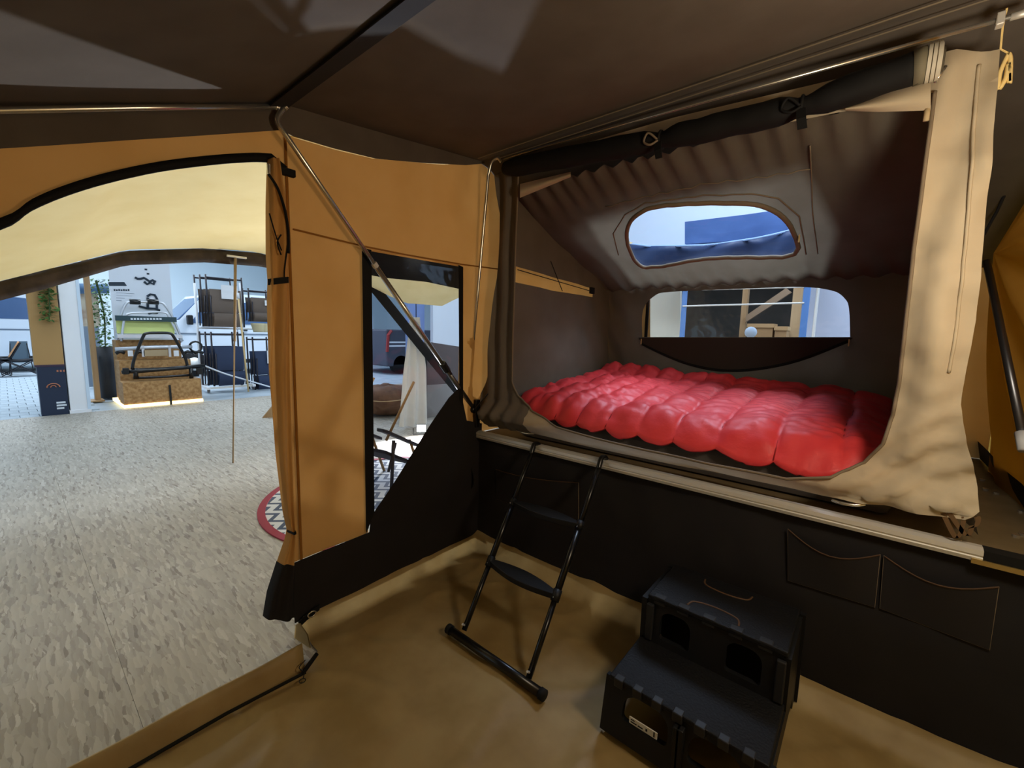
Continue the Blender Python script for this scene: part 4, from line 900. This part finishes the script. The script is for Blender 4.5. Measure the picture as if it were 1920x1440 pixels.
# wooden post and brown display panel
xq = P(182, 752, z=FZ).x
o = thing('timber_post', 'pale timber post standing right of the white column', 'post', (xq, P(180, 752, x=xq).y, FZ))
part('shaft', MB().box((xq - .12, P(174, 700, x=xq).y, FZ), (xq, P(185, 700, x=xq).y, 2.9)), M_WOOD, o, bevel=.008)
part('foot_plate', MB().box((xq - .2, P(168, 750, x=xq).y, FZ), (xq + .12, P(195, 750, x=xq).y, FZ + .02)), M_WOOD, o)
xq = -11.5
o = thing('picture_board', 'brown and cream picture board behind the timber post', 'board', (xq, P(172, 600, x=xq).y, FZ))
part('picture', MB().box((xq - .05, P(155, 600, x=xq).y, P(170, 612, x=xq).z), (xq, P(188, 600, x=xq).y, P(170, 548, x=xq).z)), mat('picture_brown', (134, 88, 66), .6, rgb2=(208, 196, 172), scale=2.2), o)
part('lower_board', MB().box((xq - .05, P(157, 640, x=xq).y, FZ), (xq, P(188, 640, x=xq).y, P(170, 612, x=xq).z)), mat('board_grey', (128, 140, 154), .6), o)
part('roller', MB().tube([P(148, 541, x=xq + .1), P(203, 541, x=xq + .1)], .11, 12), mat('roller_blue', (78, 108, 140), .5), o, smooth=True)
# stepped plinth with light strip
XPf = P(300, 760, z=FZ).x
ya, yb_ = P(232, 745, x=XPf).y, P(379, 745, x=XPf).y
pn = thing('stepped_plinth', 'stepped strand board plinth with glowing strip along its foot', 'plinth', (XPf - .6, (ya + yb_) / 2, FZ))
zs = [P(300, 714, x=XPf).z, P(300, 675, x=XPf - .4).z, P(300, 638, x=XPf - .8).z]
for i in range(3):
    xa_ = XPf - .4 * i; zlo = FZ + .06 if i == 0 else FZ + .06
    part('step', MB().box((xa_ - .4, ya + .03 * i, zlo), (xa_, yb_ - .05 * i, zs[i])), M_PLY, pn)
part('light_strip', MB().box((XPf - 1.15, ya - .01, FZ + .005), (XPf + .02, yb_ + .01, FZ + .055)), mat('strip_glow', (255, 226, 160), .5, emit=2.2), pn)
part('cable', MB().tube([P(318, 722, x=XPf + .02), P(320, 745, x=XPf + .03), P(321, 762, x=XPf + .03)], .018, 6), M_BM, pn)
# banner
xb_ = XPf - 1.3
bn = thing('roll_up_banner', 'white printed banner with black drawings above the plinth', 'banner', (xb_, P(262, 600, x=xb_).y, FZ))
by0, by1 = P(208, 560, x=xb_).y, P(322, 560, x=xb_).y
part('sheet', MB().box((xb_ - .012, by0, FZ + .08), (xb_, by1, P(262, 478, x=xb_).z)), mat('banner_white', (214, 222, 234), .6), bn)
part('foot', MB().box((xb_ - .12, by0 - .02, FZ), (xb_ + .1, by1 + .02, FZ + .08)), M_AL, bn, bevel=.01)
def bmark(x0_, y0_, x1_, y1_, m, nm='print_mark'):
    a_ = P(x0_, y0_, x=xb_ + .004); c_ = P(x1_, y1_, x=xb_ + .004)
    part(nm, MB().box((xb_ + .001, a_.y, c_.z), (xb_ + .006, c_.y, a_.z)), m, bn)
M_INK = mat('ink_dark', (44, 56, 70), .6); M_INKL = mat('ink_grey', (132, 146, 164), .6)
a_ = [P(px, py, x=xb_ + .001) for px, py in ((203, 529), (233, 529), (238, 536), (204, 536))]
part('title_tag', MB().prism(a_, (.006, 0, 0)), M_INK, bn)
for i in range(4): bmark(211 + 5 * i, 530.5, 214.5 + 5 * i, 534.5, mat('print_white', (206, 216, 226), .5))
for i in range(7): bmark(213 + 4.4 * i, 542 + (i % 2) * .6, 216.4 + 4.4 * i, 545.5, M_INK)
for j, w_ in enumerate((34, 30, 16, 10)): bmark(218, 549 + 4.5 * j, 218 + w_, 550.6 + 4.5 * j, M_INKL)
for pts_ in (((253, 520), (258, 523), (264, 523), (270, 521), (275, 524), (281, 528), (288, 525)), ((270, 528), (276, 533), (282, 530), (288, 533), (291, 526)), ((260, 574), (275, 578), (290, 579), (300, 582)), ((276, 556), (282, 552), (290, 553), (294, 560), (294, 580)), ((277, 558), (277, 580)), ((278, 588), (286, 586), (296, 587))):
    part('drawing', MB().tube([P(px, py, x=xb_ + .006) for px, py in pts_], .022, 5), M_INK, bn)
for px, py in ((273, 505), (277, 513)): bmark(px - 2, py - 1.5, px + 3, py + 2, M_INK)
# silver bike carrier
x1_ = XPf - .95
bk = thing('silver_bike_carrier', 'silver tubular bike carrier with black grips on the upper step', 'bike carrier', (x1_, P(280, 640, x=x1_).y, zs[2]))
Q = lambda px, py, dx=0: P(px, py, x=x1_ + dx)
M_SIL = mat('silver_tube', (206, 212, 222), .35, .6)
part('hoop', MB().tube(smooth_path([Q(219, 642), Q(222, 615), Q(227, 590), Q(236, 570), Q(248, 565), Q(268, 566), Q(300, 567), Q(312, 576), Q(326, 600), Q(342, 640)], 5), .022, 8), M_SIL, bk, smooth=True)
part('hoop', MB().tube(smooth_path([Q(228, 640, .2), Q(230, 618, .2), Q(234, 596, .2), Q(242, 588, .2), Q(268, 586, .2), Q(308, 586, .2), Q(318, 598, .2), Q(330, 620, .2), Q(340, 642, .2)], 5), .018, 8), M_SIL, bk, smooth=True)
for a_, b2 in ((243, 263), (276, 297)): part('grip', MB().tube([Q(a_, 565.5), Q(b2, 566.5)], .05, 10), M_BM, bk, smooth=True)
part('name_bar', MB().box(Q(216, 601, .2), Q(331, 595, .22)), mat('bar_teal', (42, 66, 74), .5), bk)
for i in range(10): part('print_mark', MB().box(Q(245 + 6 * i, 599.6, .222), Q(249 + 6 * i, 596.4, .226)), mat('print_white', (206, 216, 226), .5), bk)
part('lime_panel', MB().box(Q(219, 625, .1), Q(326, 602, .13)), mat('lime', (196, 206, 128), .6), bk)
part('shelf', MB().box(Q(216, 633, .1), Q(342, 628, .35)), M_SIL, bk)
for a_ in (219, 340): part('stand_leg', MB().tube([Q(a_, 632, .1), Vector((x1_ + .1, Q(a_, 632, .1).y, zs[2]))], .02, 6), M_SIL, bk)
x2_ = XPf - .5
Q2 = lambda px, py, dx=0: P(px, py, x=x2_ + dx)
wb_ = thing('wheel_tray', 'grey wheel tray bar with black clamps on the middle step', 'bike carrier', (x2_, Q2(290, 660).y, zs[1]))
part('tray', MB().tube([Q2(216, 655), Q2(290, 651), Q2(360, 650)], .035, 8), M_SIL, wb_, smooth=True)
for a_ in (225, 262, 352, 372): part('clamp', MB().tube([Q2(a_ - 8, 663), Q2(a_, 659), Q2(a_ + 9, 662)], .03, 8), M_BM, wb_, smooth=True)
for a_ in (268, 318): part('bracket', MB().box(Q2(a_ - 2, 669), Q2(a_ + 2, 648, .03)), M_SIL, wb_)
for a_ in (244, 330): part('price_tag', MB().box(Q2(a_ - 4, 668, .05), Q2(a_ + 5, 657, .055)), M_WH, wb_)
part('plate', MB().box(Q2(270, 668, .02), Q2(314, 656, .03)), mat('plate_tan', (170, 150, 118), .6), wb_)
part('wheel', MB().tube([Q2(367, 650) + Vector((0, .10 * math.cos(a), .10 * math.sin(a))) for a in [i * math.pi / 8 for i in range(16)]], .02, 6, closed=True), M_BM, wb_, smooth=True)
x3_ = XPf - .12
Q3 = lambda px, py, dx=0: P(px, py, x=x3_ + dx)
bb = thing('black_bike_carrier', 'black bike carrier with trapezoid hoop on the lowest step', 'bike carrier', (x3_, Q3(305, 690).y, zs[0]))
part('hoop', MB().tube(smooth_path([Q3(248, 692), Q3(252, 672), Q3(268, 632), Q3(276, 625), Q3(300, 624), Q3(318, 625), Q3(326, 632), Q3(346, 668), Q3(352, 690)], 4), .024, 8), M_BM, bb, smooth=True)
part('main_bar', MB().tube([Q3(228, 698), Q3(262, 695), Q3(310, 692), Q3(384, 686)], [.03, .045, .035, .04], 8), M_BM, bb, smooth=True)
part('lower_bar', MB().tube([Q3(250, 709), Q3(300, 707), Q3(362, 703)], .022, 8), M_BM, bb, smooth=True)
for a_ in (254, 358):
    part('bracket', MB().tube([Q3(a_, 690), Q3(a_ + 1, 710)], .035, 8), M_BM, bb, smooth=True)
for a_ in (236, 374): part('tail_lamp', MB().box(Q3(a_ - 6, 702), Q3(a_ + 6, 690, .06)), M_BP, bb, bevel=.01)
# racks of folded chairs
M_BRN = mat('sling_brown', (108, 96, 88), .8); M_NVY = mat('sling_navy', (50, 62, 88), .8); M_FRM = mat('chair_frame', (56, 54, 60), .4, .4)
xr = P(420, 732, z=FZ).x
def stack(label0, px0, px1, pyt, pyb, xk, m, n, tags):
    """n folded sling chairs leaning one behind another, each an object of its own"""
    names = ['front', 'second', 'rearmost']
    for i in range(n):
        xx = xk - .18 * i
        A_ = P(px0, pyt, x=xk); B_ = P(px1, pyb, x=xk); off = -.06 * i
        y0_, y1_, z1_, z0_ = A_.y + off, B_.y + off, A_.z, B_.z
        t = thing('folding_chair', '%s folded chair of the %s' % (names[i], label0), 'chair', (xx, (y0_ + y1_) / 2, z0_), 'folded chairs on the display racks')
        h_ = z1_ - z0_
        for yy in (y0_, y1_): part('side_tube', MB().tube([(xx, yy, z0_), (xx - .03, yy, z1_)], .018, 6), M_FRM, t, smooth=True)
        part('head_bar', MB().tube([(xx - .03, y0_, z1_ - .06), (xx - .03, y1_, z1_ - .06)], .018, 6), M_FRM, t, smooth=True)
        part('back_sling', MB().grid(lambda u, v: Vector((xx + .01 + .03 * math.sin(v * 3.1), y0_ + (y1_ - y0_) * (.06 + .88 * u), z0_ + h_ * (.28 + .45 * v))), 4, 6), m, t, smooth=True)
        part('seat_sling', MB().grid(lambda u, v: Vector((xx + .05 + .10 * math.sin(v * 2.2), y0_ + (y1_ - y0_) * (.1 + .8 * u), z0_ + h_ * (.0 + .27 * v))), 4, 6), m, t, smooth=True)
        part('leg_tube', MB().tube([(xx + .03, y0_ + .04, z0_ + .02), (xx + .05, y0_ + .05, z0_ + h_ * .6)], .014, 6), M_FRM, t, smooth=True)
        if i == 0:
            for (fu, fv, w_, hh_) in tags:
                yy = y0_ + (y1_ - y0_) * fu; zz = z0_ + h_ * fv
                part('price_card', MB().box((xx + .09, yy, zz), (xx + .095, yy + w_, zz + hh_)), M_WH, t)
stack('upper left stack on the rack beside the plinth', 386, 458, 514, 614, xr, M_BRN, 3, ((.35, .55, .32, .3), (.5, .12, .16, .14)))
stack('upper right stack beside the tied door curtain', 466, 512, 540, 604, xr, M_BRN, 2, ((.6, .5, .16, .12),))
stack('lower left stack with navy slings', 396, 462, 622, 720, xr + .1, M_NVY, 3, ((.5, .08, .16, .12),))
stack('lower right stack with navy slings', 474, 515, 632, 728, xr + .1, M_NVY, 2, ((.6, .5, .14, .3),))
rk = thing('chair_rack', 'white metal rack on castors carrying the folded chairs', 'rack', (xr - .2, P(430, 700, x=xr).y, FZ))
for px in (384, 468):
    yk = P(px, 700, x=xr).y
    part('upright', MB().tube([(xr - .32, yk, FZ + .1), (xr - .32, yk, P(px, 530, x=xr).z)], .025, 8), M_WH, rk, smooth=True)
    part('foot_beam', MB().box((xr - .6, yk - .03, FZ + .07), (xr + .25, yk + .03, FZ + .12)), M_WH, rk)
    for dx_ in (-.55, .2): part('castor', MB().tube([(xr + dx_, yk - .02, FZ + .04), (xr + dx_, yk + .02, FZ + .04)], .04, 10), mat('castor_grey', (90, 92, 96), .5), rk, smooth=True)
for z_ in (P(420, 722, x=xr).z, P(420, 616, x=xr).z): part('shelf_bar', MB().tube([(xr - .3, P(384, 700, x=xr).y, z_), (xr - .3, P(520, 700, x=xr).y, z_)], .02, 6), M_WH, rk)
part('base_bar', MB().box((xr + .15, P(384, 728, x=xr).y, FZ + .07), (xr + .2, P(474, 728, x=xr).y, FZ + .11)), M_AL, rk)
q0 = P(447, 560, x=xr + .55); q1 = P(466, 736, x=xr + .55)
o = thing('bamboo_pole', 'thin bamboo pole leaning in front of the folded chairs', 'pole', (q1.x, q1.y, FZ))
part('cane', MB().tube([q0, Vector((q1.x, q1.y, FZ))], .018, 8), mat('bamboo', (214, 186, 136), .5), o, smooth=True)
part('tip_cap', MB().tube([q0, q0 + (q0 - q1).normalized() * .12], .028, 8), M_WH, o, smooth=True)
rp_ = [P(384, 686, x=xr + .5), P(420, 700, x=xr + .5), P(460, 712, x=xr + .5), P(515, 728, x=xr + .5)]
o = obj('barrier_rope', MB().tube(smooth_path(rp_, 5), .016, 6), mat('rope_white', (212, 220, 232), .7), smooth=True); tag(o, 'white barrier rope slung in front of the folded chairs', 'rope')
q0 = P(490, 613, x=xr + .02)
cs = obj('straw_basket', MB().grid(lambda u, v: Vector((q0.x + (.16 + .05 * v) * math.cos(6.283 * u), q0.y + (.16 + .05 * v) * math.sin(6.283 * u), q0.z - .12 + .2 * v)), 18, 6), mat('straw', (206, 196, 160), .8), smooth=True, solid=.02); tag(cs, 'pale straw basket between the brown and navy chair stacks', 'basket')
# vans
def van(label, x, yc, face, L=5.0):
    """white van, side towards +x, nose towards +y*face"""
    t = thing('white_van', label, 'van', (x, yc, FZ))
    g = FZ
    prof = [(-.5, .42), (-.5, 2.0), (-.48, 2.28), (-.42, 2.36), (.16, 2.36), (.24, 2.28), (.36, 1.55), (.47, 1.38), (.5, 1.1), (.5, .42)]
    pp = [Vector((x, yc + face * a * L, g + z)) for a, z in prof]
    part('body', MB().prism(pp, (-1.9, 0, 0)), mat('van_white', (222, 232, 244), .3), t, bevel=.04)
    part('sill', MB().box((x - 1.9, yc - L * .49, g + .32), (x + .01, yc + L * .49, g + .44)), M_BP, t)
    def quad(pts_, m, nm, dx_=.012): part(nm, MB().prism([Vector((x - .01, yc + face * a * L, g + z)) for a, z in pts_], (dx_ + .01, 0, 0)), m, t)
    gl = mat('van_glass', (70, 100, 142), .15, spec=.6)
    quad([(.10, 1.5), (.315, 1.5), (.235, 2.1), (.10, 2.15)], gl, 'window')
    quad([(-.16, 1.5), (.06, 1.5), (.06, 2.15), (-.16, 2.15)], gl, 'window')
    quad([(-.45, 1.5), (-.2, 1.5), (-.2, 2.15), (-.45, 2.15)], gl, 'window')
    ws = [Vector((x - .08, yc + face * .252 * L, g + 2.22)), Vector((x - 1.82, yc + face * .252 * L, g + 2.22)), Vector((x - 1.82, yc + face * .37 * L, g + 1.56)), Vector((x - .08, yc + face * .37 * L, g + 1.56))]
    part('windscreen', MB().prism(ws, (0, face * .015, .02)), gl, t)
    for a in (.082, -.18): quad([(a - .002, .5), (a + .002, .5), (a + .002, 2.2), (a - .002, 2.2)], mat('gap_dark', (110, 124, 140), .6), 'door_gap', .004)
    quad([(-.5, 1.18), (.49, 1.18), (.49, 1.22), (-.5, 1.22)], MATS['gap_dark'], 'side_trim', .014)
    for a in (.05, -.15): quad([(a - .02, 1.3), (a + .015, 1.3), (a + .015, 1.35), (a - .02, 1.35)], M_BP, 'door_handle', .03)
    part('mirror', MB().box((x + .02, yc + face * .31 * L, g + 1.45), (x + .22, yc + face * .335 * L, g + 1.72)), M_BP, t, bevel=.03)
    part('headlamp', MB().box((x - .3, yc + face * .47 * L, g + .95), (x + .01, yc + face * .503 * L, g + 1.15)), mat('lamp_glass', (214, 226, 236), .2), t, bevel=.02)
    for a in (-.3, .31):
        for xx in (x - .1, x - 1.75):
            c = Vector((xx, yc + face * a * L, g + .34))
            w_ = part('wheel', MB().tube([c - Vector((.11, 0, 0)), c + Vector((.115, 0, 0))], .34, 24), mat('tyre', (26, 26, 28), .8), t, smooth=True)
            part('hub', MB().tube([c + Vector((.10, 0, 0)), c + Vector((.125, 0, 0))], .19, 16), M_AL, w_, smooth=True)
    return t
van('white van parked at far left beyond the folding chairs', -16.8, P(30, 640, x=-16.8).y - .9, 1)
van('white van parked between the banner and chair rack', -12.8, P(372, 620, x=-12.8).y + 1.4, -1)
van('white van parked behind the folded chair racks', -17.5, 7.6, -1)
# folding camp chairs far left
M_CAMP = mat('camp_black', (30, 32, 38), .8); M_ORG = mat('camp_orange', (206, 150, 104), .8)
xcc = P(30, 704, z=FZ).x
for k_, (px, lab) in enumerate(((38, 'black folding camp chair with orange lining in front of the far left van'), (-16, 'black folding camp chair cut off by the left picture edge'))):
    yc = P(px, 690, x=xcc).y
    t = thing('camp_chair', lab, 'chair', (xcc, yc, FZ), 'camp chairs by the vans')
    w_ = .33
    for sx in (-.25, .25):
        for a, b in ((-w_, w_), (w_, -w_)):
            part('leg', MB().tube([(xcc + sx, yc + a, FZ + .01), (xcc + sx, yc + b * .95, FZ + .44)], .012, 6), M_FRM, t, smooth=True)
    for sy in (-1, 1):
        part('leg', MB().tube([(xcc - .25, yc + sy * w_, FZ + .01), (xcc + .25, yc + sy * w_, FZ + .44)], .012, 6), M_FRM, t, smooth=True)
    part('seat', MB().grid(lambda u, v: Vector((xcc - .27 + .54 * u, yc - .36 + .72 * v, FZ + .46 - .07 * math.sin(math.pi * v))), 6, 8), M_CAMP, t, smooth=True, solid=.05)
    part('backrest', MB().grid(lambda u, v: Vector((xcc - .27 + .54 * u, yc + .34 + .2 * v, FZ + .46 + .42 * v)), 6, 8), M_CAMP, t, smooth=True, solid=.03)
    part('lining', MB().grid(lambda u, v: Vector((xcc - .24 + .48 * u, yc + .31 + .2 * v, FZ + .50 + .40 * v)), 6, 8), M_ORG, t, smooth=True, solid=.02)
o = thing('black_easel', 'black folded stand leaning in front of the far left van', 'stand', (xcc - .7, P(30, 660, x=xcc).y, FZ))
e0 = P(34, 650, x=xcc - .7)
part('panel', MB().box((xcc - .72, e0.y - .15, FZ + .3), (xcc - .69, e0.y + .18, e0.z + .15)), mat('easel_grey', (92, 112, 128), .7), o)
for sy in (-.14, .16): part('leg', MB().tube([(xcc - .7, e0.y + sy, e0.z + .1), (xcc - .6, e0.y + sy * 1.5, FZ)], .012, 6), M_BM, o)
